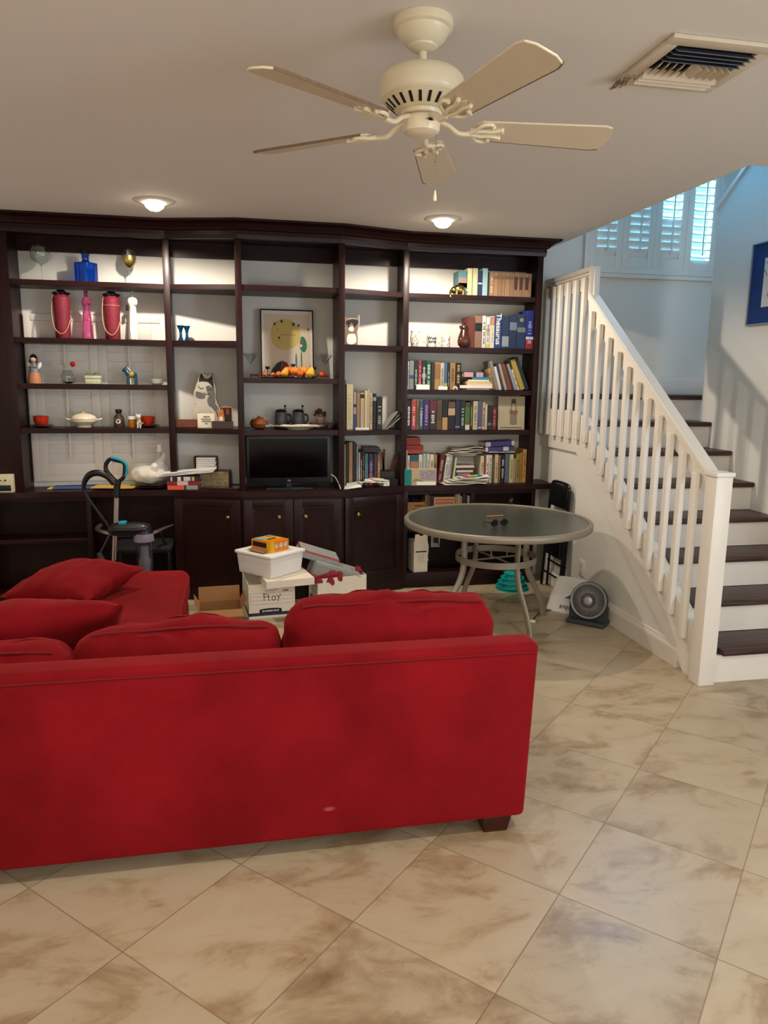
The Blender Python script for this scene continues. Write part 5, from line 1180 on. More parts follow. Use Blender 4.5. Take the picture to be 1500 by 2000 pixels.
bm = B(); box(bm, -.09, .09, -.016, .016, 0, .018, .005, 2); part('case', bm, MATTE, o)
bm = B()
for i in range(9):
    for j in range(2): box(bm, -.01+i*.010, -.004+i*.010, -.010+j*.012, -.003+j*.012, .0178, .0196)
part('buttons', bm, mat('grey_rubber', (86, 84, 84), .6), o, smooth=False)
bm = B(); tube(bm, spline([(at(646, 930, Y=5.36).x, 5.35, .92), (at(655, 935, Y=5.33).x, 5.33, .90), (at(662, 945, Y=5.31).x, 5.30, .85), (at(665, 954, Y=5.29).x, 5.278, .819)], 6), .0025, 8)
single('thin_cable', 'thin white cable curving down beside the television', 'cable', bm, PORC)

# ------------------------------------------------------------------ fourth bay
x = at(688, 671, Y=5.46).x; H = at(690, 614, Y=5.46).z-1.855
TB = mat('tabby_fur', (128, 108, 92), .8, var=.55, vs=34)
kit2 = [(-.055, 0), (-.062, H*.3), (-.056, H*.55), (-.064, H*.72), (-.058, H*.96), (-.030, H*.86), (0, H*.89), (.022, H*.86), (.052, H*1.0), (.054, H*.75), (.046, H*.55), (.038, H*.42), (.044, H*.2), (.040, 0)]
o = single('kitten_cutout', 'tabby kitten photo cutout standing in the fourth bay', 'cutout', outline_solid(kit2, .008, .002), mat('cutout_edge', (216, 212, 204), .7), (x, 5.465, 1.8555), smooth=False)
b = B(); prism(b, [(a*.93, c_*.97+.003) for a, c_ in kit2], -.0052, -.0042, 'y'); sub(o, 'fur', b, TB, smooth=False)
patch(o, 'white_chest', [(-.03, H*.36), (.02, H*.36), (.03, H*.12), (.0, H*.03), (-.035, H*.06), (-.04, H*.24)], PORC, -.0055)
patch(o, 'white_muzzle', [(-.020, H*.58), (0, H*.62), (.012, H*.54), (.004, H*.45), (-.018, H*.46), (-.028, H*.52)], PORC, -.0057)
patch(o, 'dark_forehead', [(-.045, H*.78), (0, H*.84), (.042, H*.80), (.034, H*.66), (.008, H*.66), (-.004, H*.74), (-.02, H*.66), (-.044, H*.68)], DK, -.0057)
for sx in (-.028, .016):
    b = B(); ball(b, (sx, -.0065, H*.62), .0062, 12, sy=.4); sub(o, 'eye', b, MATTE)
bm = B(); box(bm, -.052, .052, -.006, .0, 0, .018, .001); o = single('book_label_strip', 'low white strip standing in front of the cream books', 'label strip', bm, PORC, (at(707, 841, Y=5.43).x, 5.425, 1.2405), smooth=False)
for k in range(3):
    t = B(); box(t, 0, .004, 0, .15, 0, .17-.01*k, .001); t.transform(RY(D(38+6*k)))
    single('brochure', '%s brochure leaning against the fourth bay side' % ('upper', 'middle', 'lower')[k], 'brochure', t, mat('brochure_%d' % k, ((170, 166, 156), (120, 118, 110), (196, 192, 184))[k], .5, var=.35, vs=24), (at(748, 838, Y=5.5).x+.010*k, 5.47, 1.2415), smooth=False, group='brochures leaning in the fourth bay')
flats([(712, 745, 5.5, (40, 36, 34), 'lower thin dark book', {}), (711, 742, 4.5, (52, 46, 40), 'upper thin dark book', {})], at(725, 885, Y=5.48).z+.006, 5.475, .15, 'lying across the blue and navy books')
x = at(756, 925, Y=5.55).x
o = thing('pencil_box', 'dark glittery desk box holding brown sticks in the corner', 'desk box', (x, 5.57, .8155))
bm = B(); box(bm, -.055, .055, -.045, .045, 0, .006); box(bm, -.055, -.05, -.045, .045, .006, .10); box(bm, .05, .055, -.045, .045, .006, .10); box(bm, -.05, .05, -.045, -.04, .006, .10); box(bm, -.05, .05, .04, .045, .006, .10); part('box', bm, mat('dark_glitter', (44, 42, 42), .3, .3, var=.8, vs=160), o, smooth=False)
for (dx, h_, a, nm) in ((-.03, .26, 2, 'ruler'), (-.012, .24, -6, 'ruler'), (.01, .22, 14, 'stick'), (.02, .25, 18, 'stick')):
    bm = B(); box(bm, -.009, .009, -.003, .003, .0, h_, .001, M=T(dx, 0, .008) @ RY(D(a))); part('wooden_'+nm, bm, mat('stick_brown', (96, 52, 34), .6), o, smooth=False)
for k, (xp, yp, w_, d_, r, nm) in enumerate(((686, 952, .13, .10, 4, 'white'), (690, 948, .12, .09, -10, 'pale'), (712, 944, .16, .12, 8, 'cream'), (718, 940, .14, .10, -12, 'white'), (722, 936, .12, .10, 20, 'ivory'))):
    p_ = at(xp, yp, z=.82)
    sheet('%s crumpled paper, %s layer of the pile beside the television' % (nm, ORD(k+1)), p_.x, min(p_.y, 5.42)-.02, .816+.011*k, w_, d_, D(r), mat('pile_%d' % k, ((230, 228, 222), (206, 214, 218), (218, 212, 180), (232, 232, 226), (214, 210, 182))[k], .8), .006, cat='paper', wavy=.016, seed=k*3, group='loose papers beside the television')
p_ = at(752, 942, z=.83)
o = thing('black_box', 'small black box with a white end label by the papers', 'box', (p_.x, min(p_.y, 5.44), .8155), D(12))
bm = B(); box(bm, -.06, .065, -.05, .05, 0, .05, .003); part('box', bm, MATTE, o, smooth=False)
bm = B(); box(bm, -.0608, -.0001-.06, -.045, .045, .005, .042); box(bm, -.055, -.005, -.0512, -.0502, .006, .042); part('white_label', bm, PAPER, o, smooth=False)

# ------------------------------------------------------------------ right bay ornaments
x = at(900, 578, Y=5.44).x
BR = mat('polished_brass')
bm = B(); ball(bm, (0, 0, .040), .038, 20, sx=1.25, sy=.85, sz=.95); ball(bm, (-.045, -.004, .034), .022, 16, sz=1.1)
tube(bm, spline([(-.062, -.008, .032), (-.074, -.018, .012), (-.076, -.030, -.012), (-.072, -.034, -.026)], 6), .008, 10, rr=[.011-.0003*k for k in range(19)])
for q in ((-.022, -.016), (.028, -.016), (-.018, .016), (.03, .016)): cyl(bm, .012, (q[0], q[1], .03), (q[0], q[1], 0), 12, .013)
tube(bm, spline([(.046, 0, .048), (.060, -.01, .028), (.066, -.02, .006), (.07, -.024, -.010)], 5), .004, 8)
o = single('brass_elephant', 'small brass elephant with trunk hanging over the shelf edge', 'figurine', bm, BR, (x, 5.485, 2.2405), ang=70)
for sy in (-1, 1):
    b = B(); ball(b, (-.034, sy*.022, .036), .019, 12, sx=.35, sz=1.1, M=RZ(sy*D(50))); sub(o, 'ear', b, BR)
x = at(808, 676, Y=5.52).x
MG = mat('gold_sprig', (196, 176, 140), .5, var=.5, vs=60)
def pour(lab, xp, prof_, z, m, hx, name='pitcher', cat='pitcher', spot=True, g=None):
    x = at(xp, 677, Y=5.52).x; o = thing(name, lab, cat, (x, 5.53, z+.0005), 0, g)
    bm = B(); lathe(bm, shell(prof_, .002), 28, close=False); part('body', bm, m, o)
    zt_ = prof_[-1][1]; r = prof_[-1][0]
    bm = B(); tube(bm, spline([(hx*r*.95, 0, zt_*.85), (hx*(r+.020), 0, zt_*.8), (hx*(r+.024), 0, zt_*.5), (hx*r*.9, 0, zt_*.25)], 6), .0042, 8); part('handle', bm, m, o)
    return o
o = pour('white floral milk jug at the left of the mug shelf', 810, [(.022, 0), (.024, .004), (.030, .03), (.034, .06), (.032, .085), (.028, .10), (.032, .116)], 1.857, mat('jug_white', (214, 208, 196), .3, var=.12, vs=40), -1, name='milk_jug', cat='jug')
bm = B()
for k in range(14): a = rg.uniform(-2.2, -.9); zz = rg.uniform(.03, .09); ball(bm, (.0335*math.cos(a), .0335*math.sin(a), zz), .004, 6, sz=.8)
part('floral_sprig', bm, MG, o)
bm = B(); tube(bm, spline([(.024, -.01, .108), (.040, -.012, .118), (.046, -.012, .122)], 4), .006, 8); part('spout', bm, mat('jug_white'), o)
o = pour('white mug printed with rows of dark letters', 843, [(.035, 0), (.037, .004), (.037, .088)], 1.857, mat('mug_white', (226, 222, 212), .3, var=.02), -1, name='mug', cat='mug')
bm = B()
for s_, zz in (('Word', .064), ('lorca', .040)):
    t = text_bm(s_, .032, T(0, -.0378, zz) @ UPR, .0006, bold=.0012)
    for v_ in t.verts: a = v_.co.x/.0378; r = -v_.co.y; v_.co.x = r*math.sin(a); v_.co.y = -r*math.cos(a)
    merge(bm, t)
part('lettering', bm, mat('ink_dark', (36, 36, 40), .6), o, smooth=False)
o = pour('white mug scattered with small brown sprigs, beside the brown jug', 871, [(.032, 0), (.034, .004), (.033, .07), (.035, .084)], 1.857, mat('mug_white'), -1, name='mug', cat='mug')
bm = B()
for k in range(22): a = rg.uniform(-2.6, -.5); zz = rg.uniform(.01, .078); ball(bm, (.0342*math.cos(a), .0342*math.sin(a), zz), .0028, 6)
part('sprigs', bm, mat('sprig_brown', (120, 96, 70), .6), o)
x = at(905, 678, Y=5.49).x
BRN = mat('brown_glaze', (70, 36, 26), .2, var=.15, coat=.6)
o = thing('brown_jug', 'glossy dark brown pear-shaped jug beside the books', 'jug', (x, 5.485, 1.8575))
bm = B(); lathe(bm, [(0, 0), (.026, 0), (.030, .004), (.044, .02), (.050, .045), (.046, .075), (.034, .105), (.026, .128), (.032, .148)], 32); part('body', bm, BRN, o)
bm = B(); tube(bm, spline([(-.028, -.012, .148), (-.038, -.014, .158), (-.034, -.016, .135)], 4), .005, 8); part('spout', bm, BRN, o)
bm = B(); lathe(bm, [(.031, .1485), (.028, .158), (.012, .166), (.007, .172), (.012, .180), (0, .188)], 20); part('lid', bm, BRN, o)
bm = B(); tube(bm, spline([(.030, 0, .135), (.060, 0, .125), (.062, 0, .08), (.046, 0, .04)], 6), .006, 8); part('handle', bm, BRN, o)
# cards in front of the third shelf books
for (a, b_, c_, d_, lb) in ((813, 839, 751, 759, 'left'), (856, 874, 755, 760, 'right')):
    xx0, xx1 = at(a, 758, Y=5.465).x, at(b_, 758, Y=5.465).x; hz = at(a, c_, Y=5.465).z-1.54
    bm = B(); box(bm, -(xx1-xx0)/2, (xx1-xx0)/2, -.004, .004, 0, hz, .001); o = single('index_card_pack', '%s small pack of white cards in front of the third shelf books' % lb, 'card pack', bm, PAPER, ((xx0+xx1)/2, 5.467, 1.5405), smooth=False)
bm = B(); xx = at(889.5, 758, Y=5.466).x; prism(bm, [(.022*math.cos(a), .030*math.sin(a)+.0) for a in [PI*k/12 for k in range(13)]], -.002, .002, 'y', M=T(0, 0, .002))
o = single('rainbow_card', 'small arched rainbow card before the gold-brown book', 'card', bm, mat('card_peach', (214, 160, 110), .7), (xx-.001, 5.470, 1.5405), smooth=False)
for r, c_ in ((.72, (226, 220, 200)), (.5, (40, 110, 100))):
    b = B(); prism(b, [(.022*r*math.cos(a), .030*r*math.sin(a)) for a in [PI*k/12 for k in range(13)]], -.0022-(1-r)*.002, -.0021, 'y', M=T(0, 0, .002)); sub(o, 'arc', b, col(c_, .7), smooth=False)
# framed card with a chair drawing
xx0, xx1 = at(971.5, 838, Y=5.50).x, at(1023, 838, Y=5.50).x; H = at(998, 774, Y=5.50).z-1.237; w2 = (xx1-xx0)/2
o = single('picture_calendar', 'pale picture board with a drawing of a slatted chair', 'picture', (lambda b: box(b, -w2, w2, 0, .008, 0, H, .001))(B()), mat('sepia_board', (172, 162, 136), .7, var=.1, vs=4), ((xx0+xx1)/2, 5.49, 1.2375), rot=(D(-3), 0, 0), smooth=False)
b = B(); c0 = .016
for k in range(9): a = -1+k*.25; tube(b, [(c0+a*.026, -.0014, H*.20+.012*(a*a-1)*.6), (c0+a*.026, -.0014, H*.52)], .0011, 5)
tube(b, [(c0+math.cos(t_)*.027, -.0014, H*.20+math.sin(t_)*.010) for t_ in [PI+PI*k/12 for k in range(13)]], .0016, 5)
tube(b, [(c0+math.cos(t_)*.027, -.0014, H*.52+math.sin(t_)*.006) for t_ in [2*PI*k/20 for k in range(20)]], .0018, 5, closed=True)
for sx in (-1, 1): tube(b, [(c0+sx*.020, -.0014, H*.54), (c0+sx*.016, -.0014, H*.86)], .0022, 5)
box(b, c0-.018, c0+.018, -.002, -.0005, H*.78, H*.92)
sub(o, 'chair_drawing', b, mat('sepia_ink', (78, 66, 60), .7))
b = B(); box(b, c0-.032, c0+.032, -.0024, -.0021, H*.48, H*.58); sub(o, 'seat_shading', b, mat('sepia_pink', (140, 90, 84), .7), smooth=False)
b = B(); box(b, -w2*.8, w2*.8, -.0014, -.0004, H*.055, H*.075); sub(o, 'caption', b, mat('sepia_ink'), smooth=False)

# right worktop: newspaper heap, magazines, green box
p_ = at(905, 880, Y=5.55)
for k in range(6): sheet('grey newspaper, %s in the heap on top of the worktop books' % ORD(k+1), p_.x+.012*k-.02+rg.uniform(-.02, .02), 5.575, 1.034+.0095*k, .25+rg.uniform(-.03, .05), .16, D(rg.uniform(-7, 7)), mat('newsprint_%d' % (k % 2), ((176, 166, 156), (190, 182, 172))[k % 2], .85, var=.15, vs=50), .005, name='newspaper', cat='newspaper', wavy=.018, seed=20+k, group='newspaper heap')
sheet('cream leaflet between the right end books and purple boxes', at(980, 885, Y=5.5).x, 5.56, 1.052, .22, .13, D(3), CRM, .004, name='leaflet', cat='leaflet', wavy=.006, seed=31)
MC = [(216, 206, 186), (214, 220, 200), (224, 214, 196), (206, 212, 200), (228, 226, 216)]
for k in range(5):
    p_ = at(912, 944-k*1.2, z=.83); nm = ('lowest', 'second', 'third', 'fourth', 'topmost')[k]
    m_ = mat('magazine_%d' % k, MC[k], .35, var=.1, vs=12)
    s_ = sheet('%s magazine in the spread pile before the stacked books' % nm, p_.x-.02+.010*k, 5.468, .816+.012*k, .34-.025*k, .15, D((4, -7, 3, -5, 6)[k]), m_, .005, name='magazine', cat='magazine', wavy=.010, seed=40+k, group='magazines on the worktop')
    if k == 4:
        for q, c_ in enumerate(((206, 80, 80), (230, 170, 60), (150, 200, 70), (30, 110, 170), (240, 236, 226))):
            t = bmesh.new(); bmesh.ops.create_grid(t, x_segments=2, y_segments=1, size=.5)
            for v_ in t.verts: v_.co.x = v_.co.x*.05+v_.co.y*.03-.06+.042*q; v_.co.y = v_.co.y*.08; v_.co.z = .0145+.0004*q
            r = bmesh.ops.extrude_face_region(t, geom=t.faces[:])
            for v_ in [g for g in r['geom'] if isinstance(g, bmesh.types.BMVert)]: v_.co.z += .003
            bmesh.ops.recalc_face_normals(t, faces=t.faces); part('cover_patch', t, col(c_, .4), s_, smooth=False)
p0, p1 = at(792, 947, z=.816), at(850, 948, z=.816)
o = thing('green_box', 'small teal and kraft printed box at the worktop edge', 'box', ((p0.x+p1.x)/2, 5.465, .8155), D(-6))
bm = B(); box(bm, -.122, .122, -.04, .03, 0, .125, .002); part('carton', bm, mat('kraft_box', (176, 160, 126), .7, var=.08), o, smooth=False)
bm = B(); box(bm, -.1235, -.070, -.0415, .0315, .001, .124); part('teal_end', bm, mat('teal_card', (10, 116, 116), .6), o, smooth=False)
bm = B(); box(bm, -.005, .118, -.0413, -.0402, .05, .118); part('photo_panel', bm, mat('photo_print', (150, 140, 150), .6, var=.6, vs=60), o, smooth=False)
bm = B(); box(bm, -.03, .118, -.0418, -.0402, .004, .03); part('white_panel', bm, PAPER, o, smooth=False)
bm = B(); tube(bm, spline([(-.06, -.0412, .03), (-.04, -.0412, .05), (-.01, -.0412, .042), (.02, -.0412, .034)], 5), .003, 6); part('green_swirl', bm, mat('leaf_print', (90, 150, 60), .6), o)
# lower shelf behind the table
zl = .4755
def lowx(xp): return at(xp, 1020, Y=5.49).x
o = thing('wooden_crate', 'pale wooden crate of dark items on the lower shelf', 'crate', ((lowx(793)+lowx(829))/2, 5.49, zl), 0)
bm = B(); w2 = (lowx(829)-lowx(793))/2; box(bm, -w2, w2, 0, .008, 0, .20, .002); box(bm, -w2, -w2+.008, .008, .16, 0, .20); box(bm, w2-.008, w2, .008, .16, 0, .20); box(bm, -w2+.008, w2-.008, .152, .16, 0, .20); box(bm, -w2+.008, w2-.008, .008, .152, 0, .008)
part('crate_body', bm, mat('pale_wood', (168, 124, 76), .6, var=.12, vs=8), o, smooth=False)
bm = B(); box(bm, -w2*.1, w2*.85, -.001, -.0002, .165, .178); box(bm, -.02, .05, -.001, -.0002, .10, .15); part('stencil', bm, mat('stencil_brown', (110, 66, 34), .7), o, smooth=False)
bm = B()
for k in range(12): ball(bm, (rg.uniform(-w2+.02, w2-.02), rg.uniform(.03, .13), .19+rg.uniform(0, .02)), .016, 8)
part('dark_contents', bm, mat('dark_cloth', (24, 26, 34), .8, var=.6, vs=50), o)['kind'] = 'stuff'
low = [(829.5, 833, 966, (150, 110, 70), 'thin tan book'), (833.5, 838, 966, (120, 90, 66), 'brown book'), (838.5, 841.5, 968, (90, 50, 40), 'thin dark red book'), (842, 846, 968, (60, 34, 30), 'thin maroon book'),
       (888, 893, 963, (196, 150, 90), 'ochre book'), (893.4, 897, 963, (206, 196, 160), 'cream book'), (897.6, 901, 969, (176, 164, 130), 'grey-cream book'), (901.6, 908, 964, (34, 40, 56), 'dark navy book'), (912, 916, 968, (206, 196, 170), 'pale book')]
for a, b_, yt, c_, nm in low:
    book('%s on the lower shelf behind the round table' % nm, c_, lowx(a), lowx(b_), .475, at(a, yt, Y=5.49).z-.475, .15, 5.49, group='books on the lower shelf')
bm = B(); box(bm, -.085, .085, 0, .14, 0, .235, .004); o = single('lettered_box', 'peach box printed with red lettering on the lower shelf', 'box', bm, mat('peach_card', (206, 170, 130), .7), ((lowx(847)+lowx(887))/2, 5.492, .4755), smooth=False)
b = B()
for zz in (.215, .19):
    q = -.072
    while q < .07: l_ = rg.uniform(.006, .013); box(b, q, q+l_, -.0012, -.0002, zz-.008, zz+.008); q += l_+.004
sub(o, 'lettering', b, mat('print_red', (176, 80, 60), .7), smooth=False)
# white tall carton on the unit floor
p0, p1 = at(805, 1118, Y=5.47), at(834, 1118, Y=5.47)
o = thing('white_carton', 'tall open white carton standing in the lower unit', 'carton', ((p0.x+p1.x)/2, 5.55, .1205), D(5))
w2 = (p1.x-p0.x)/2*.95; H = at(820, 1059, Y=5.47).z-.12
bm = B(); box(bm, -w2, w2, -.08, -.077, 0, H); box(bm, -w2, w2, .077, .08, 0, H); box(bm, -w2, -w2+.003, -.077, .077, 0, H); box(bm, w2-.003, w2, -.077, .077, 0, H); box(bm, -w2+.003, w2-.003, -.077, .077, 0, .003); part('box', bm, FILE, o, smooth=False)
bm = B(); prism(bm, [(-w2+.003, H-.002), (w2-.003, H-.002), (w2-.006, H+.075), (w2*.3, H+.075), (w2*.3, H+.05), (-w2*.25, H+.05), (-w2*.25, H+.062), (-w2+.008, H+.062)], -.081, -.0785, 'y'); part('flap', bm, FILE, o, smooth=False)
bm = B(); box(bm, -w2*.75, w2*.8, -.0812, -.0802, H*.66, H*.70); part('black_strip', bm, MATTE, o, smooth=False)
bm = B()
for k in range(6): box(bm, -w2*.5, w2*.5, -.0808, -.0802, H*.58-k*.012, H*.585-k*.012)
part('fine_print', bm, mat('grey_ink'), o, smooth=False)
bm = B(); tube(bm, spline([(w2+.004, -.05, H*.98), (w2+.012, -.06, H*.8), (w2+.006, -.06, H*.45), (w2+.016, -.06, H*.35)], 6), .003, 6); part('white_cord', bm, PORC, o)
o = thing('wall_outlet', 'white outlet with black plug inside the lower unit', 'outlet', (at(851, 1070, Y=5.66).x, 5.678, .33))
bm = B(); box(bm, -.038, .038, -.008, 0, -.06, .06, .003); part('cover_plate', bm, PORC, o)
bm = B(); box(bm, -.018, .018, -.035, -.009, -.02, .022, .006); tube(bm, spline([(0, -.034, -.01), (.03, -.05, -.04), (.05, -.05, -.09)], 5), .003, 6); part('plug', bm, BLACK, o)

# ------------------------------------------------------------------ round table and what lies on it
TX, TY, TZ, TR = 1.665, 4.52, .72, .612
o = thing('round_table', 'round grey metal patio table with obscure glass top beside the stairs', 'table', (TX, TY, 0))
bm = B(); lathe(bm, [(TR-.030, TZ-.028), (TR-.030, TZ-.004), (TR-.026, TZ+.001), (TR-.006, TZ+.001), (TR, TZ-.006), (TR, TZ-.036), (TR-.006, TZ-.042), (TR-.02, TZ-.042), (TR-.02, TZ-.028)], 96, close=False)
t = bmesh.new(); bm2 = bm
part('rim', bm, TAUPE, o, ang=50)
TG = mat('obscure_glass', (108, 122, 113), .12, trans=.78, spec=.6, var=.05, vs=120, bump=.22, bs=160)
bm = B(); lathe(bm, [(0, TZ-.009), (TR-.0305, TZ-.009), (TR-.0305, TZ-.004), (0, TZ-.004)], 96); part('glass_top', bm, TG, o, ang=50)
for a in (14, -76, 104, 194):
    M_ = RZ(D(a)); bm = B()
    ps = spline([(.245, 0, TZ-.045), (.245, 0, .55), (.245, 0, .43), (.275, 0, .32), (.345, 0, .20), (.395, 0, .09), (.415, 0, .0)], 6)
    t = B(); tube(t, ps, .023, 12, flat=.6)
    tube(t, spline([(.245, 0, TZ-.05), (.30, 0, TZ-.032), (.45, .0, TZ-.026), (TR-.03, 0, TZ-.026)], 5), .012, 8)
    for v_ in t.verts: v_.co.z = max(v_.co.z, .0005)
    t.transform(M_); merge(bm, t); part('leg', bm, TAUPE, o)
bm = B(); lathe(bm, [(.262, .440), (.266, .440), (.266, .482), (.262, .482)], 64, close=False)
lathe(bm, [(.2655, .4395), (.2615, .4395), (.2615, .4825), (.2655, .4825)], 64, close=False); part('brace_ring', bm, TAUPE, o, ang=50)
bm = B()
for k in range(2): tube(bm, [RZ(D(14+90*k)) @ Vector(p) for p in ((-.26, 0, .455), (.26, 0, .455))], .006, 8)
for q in (-.04, .10): tube(bm, [RZ(D(22)) @ Vector(p) for p in ((q, 0, .455), (q, 0, .515))], .005, 8)
part('cross_brace', bm, TAUPE, o)
p_ = at(975, 1027, z=TZ)
o = thing('eyeglasses', 'black-framed sunglasses lying near the front edge of the glass table', 'sunglasses', (p_.x, p_.y, TZ-.0035), D(14))
LENS = mat('dark_lens', (18, 22, 28), .06, trans=.3, var=0)
bm = B()
for sx in (-1, 1): tube(bm, [(sx*.036+.027*math.cos(a), 0, .024+.019*math.sin(a)) for a in [2*PI*k/20 for k in range(20)]], .0032, 8, closed=True)
tube(bm, spline([(-.010, 0, .030), (0, -.001, .034), (.010, 0, .030)], 4), .0028, 8); part('frame', bm, BLACK, o)
for sx in (-1, 1):
    bm = B(); lathe(bm, [(0, 0), (.024, 0), (.024, .0016), (0, .0016)], 20, T(sx*.036, .001, .024) @ RX(PI/2)); part('lens', bm, LENS, o)
    bm = B(); tube(bm, spline([(sx*.062, .002, .028), (sx*.055, .06, .020), (sx*.040, .11, .010), (sx*.034, .125, .004)], 5), .0026, 6); part('temple', bm, BLACK, o)
p_ = at(995, 984, z=TZ)
o = thing('binder_clip', 'small black clip at the far edge of the glass table', 'clip', (p_.x, p_.y-.02, TZ-.0035), D(20))
bm = B(); prism(bm, [(-.018, 0), (.018, 0), (.004, .024), (-.004, .024)], -.016, .016, 'y', bev=.001); part('clip_body', bm, BLACK, o, smooth=False)
bm = B(); tube(bm, [(0, -.010, .022), (.012, -.008, .042), (.016, 0, .046), (.012, .008, .042), (0, .010, .022)], .0012, 6); part('wire_handle', bm, STEEL, o)
p_ = at(967, 1008, z=TZ)
bm = B(); tube(bm, [(-.065, 0, .0045), (.055, 0, .0045), (.07, 0, .0045)], .004, 8, rr=[.004, .004, .001]); single('pencil', 'small tan pencil near the middle of the glass table', 'pencil', bm, mat('pencil_tan', (176, 132, 82), .5), (p_.x, p_.y, TZ-.0035), rz=D(12))

# ------------------------------------------------------------------ folding chair
o = thing('folding_chair', 'black folding chair folded flat against the stair wall', 'chair', (2.37, 5.20, 0), rot=(0, D(3.2), 0))
BM_ = mat('black_tube_metal', (14, 14, 16), .3, .3)
for sy in (-1, 1):
    bm = B(); tube(bm, spline([(.0, sy*.165, .012), (.0, sy*.165, .40), (0, sy*.165, .76), (0, sy*.155, .82), (0, sy*.12, .850), (0, 0, .856)], 6), .011, 10); part('front_frame', bm, BM_, o)
    bm = B(); tube(bm, [(.035, sy*.140, .012), (.030, sy*.140, .52)], .010, 10); part('rear_leg', bm, BM_, o)
bm = B(); box(bm, -.012, .012, -.150, .150, .665, .842, .011, 3); part('backrest', bm, mat('black_vinyl', (16, 16, 20), .3, coat=.3), o)
bm = B(); box(bm, -.018, .018, -.135, .135, .28, .62, .014, 3); part('seat', bm, mat('black_vinyl'), o)
for z_, x_ in ((.13, 0), (.22, .033)):
    bm = B(); tube(bm, [(x_, -.16, z_), (x_, .16, z_)], .008, 8); part('crossbar', bm, BM_, o)

# ------------------------------------------------------------------ floor fan
o = thing('floor_fan', 'small round charcoal floor fan with spiral grey grille by the stair wall', 'fan', (2.272, 4.39, 0), D(-45))
CH = mat('charcoal_plastic', (52, 58, 62), .45, var=.06); GG = mat('grey_grille', (142, 140, 142), .4, var=.05)
bm = B(); box(bm, -.130, .130, -.030, .125, 0, .030, .010, 3); prism(bm, [(-.130, .02), (.130, .02), (.130, .13), (.118, .135), (.108, .10), (.06, .055), (-.06, .055), (-.108, .10), (-.118, .135), (-.130, .13)], .035, .075, 'y', bev=.004); part('base', bm, CH, o, ang=50)
MF = T(0, .045, .158) @ RX(D(-12))
bm = B(); lathe(bm, [(.104, -.045), (.122, -.03), (.128, 0), (.126, .012), (.120, .016), (.114, .012), (.112, -.002)], 56, MF @ RX(PI/2), close=False); lathe(bm, [(0, -.050), (.06, -.050), (.104, -.045)], 40, MF @ RX(PI/2), close=False); part('housing', bm, CH, o, ang=60)
bm = B(); lathe(bm, [(.110, .006), (.110, .014), (.121, .019), (.124, .012), (.118, .006)], 56, MF @ RX(PI/2), close=False)
for r in (.056,): tube(bm, [(MF @ RX(PI/2)) @ Vector((r*math.cos(a), r*math.sin(a), .020)) for a in [2*PI*k/48 for k in range(48)]], .0022, 6, closed=True)
for k in range(30):
    a = 2*PI*k/30; tube(bm, [(MF @ RX(PI/2)) @ Vector((r*math.cos(a+w_), r*math.sin(a+w_), z_)) for r, w_, z_ in ((.026, 0, .022), (.04, .03, .022), (.056, .06, .021))], .0017, 5)
for k in range(56):
    a = 2*PI*k/56; tube(bm, [(MF @ RX(PI/2)) @ Vector((r*math.cos(a-w_), r*math.sin(a-w_), z_)) for r, w_, z_ in ((.057, 0, .021), (.075, .10, .021), (.095, .18, .019), (.112, .23, .014))], .0022, 5)
part('grille', bm, GG, o)
bm = B(); lathe(bm, [(.027, .018), (.027, .024), (.022, .027), (0, .028)], 32, MF @ RX(PI/2)); part('hub_badge', bm, mat('silver_badge', (176, 172, 172), .35, .4), o)
for k in range(5):
    bm = B(); t = B(); box(t, .018, .100, -.030, .030, -.0015, .0015); t.transform((MF @ RX(PI/2)) @ T(0, 0, -.012) @ RZ(2*PI*k/5) @ RX(D(24))); merge(bm, t); part('fan_blade', bm, BLACK, o)
c_ = [at(1040, 1213, z=.004), at(1046, 1205, z=.004), at(1056, 1196, z=.004), at(1072, 1192, z=.004), at(1090, 1188, z=.004)]
bm = B(); tube(bm, spline([(p.x, p.y, .0042) for p in c_]+[(2.30, 4.62, .0042), (2.32, 4.52, .0042)], 6), .0035, 8)
o = single('power_cord', 'black power cord on the floor tiles leading to the fan', 'cord', bm, BLACK)
bm = B(); box(bm, -.03, .02, -.012, .012, 0, .016, .004, M=T(c_[0].x-.005, c_[0].y-.01, .0005) @ RZ(D(-30))); sub(o, 'plug', bm, PORC)
# mailer leaning on the wall
o = thing('mailing_envelope', 'white padded mailer with a blue triangle leaning behind the fan', 'mailer', (2.205, 4.70, .002), rot=(D(-38), 0, D(-50)))
bm = B(); merge(bm, soft_box(-.085, .15, -.012, .012, .0, .265, .010, nx=14, bulge=.012, wr=.003, seed=5)); part('mailer', bm, PAPER, o, ang=70)
bm = B(); prism(bm, [(.035, .10), (.115, .10), (.115, .17)], -.0262, -.0235, 'y'); part('blue_triangle', bm, mat('mailer_blue', (20, 110, 180), .6), o, smooth=False)
bm = B()
for k in range(4): box(bm, .02+k*.022, .034+k*.022, -.0235, -.0215, .018+.006*(k % 2), .045)
part('lettering', bm, mat('mailer_grey', (120, 124, 128), .6), o, smooth=False)
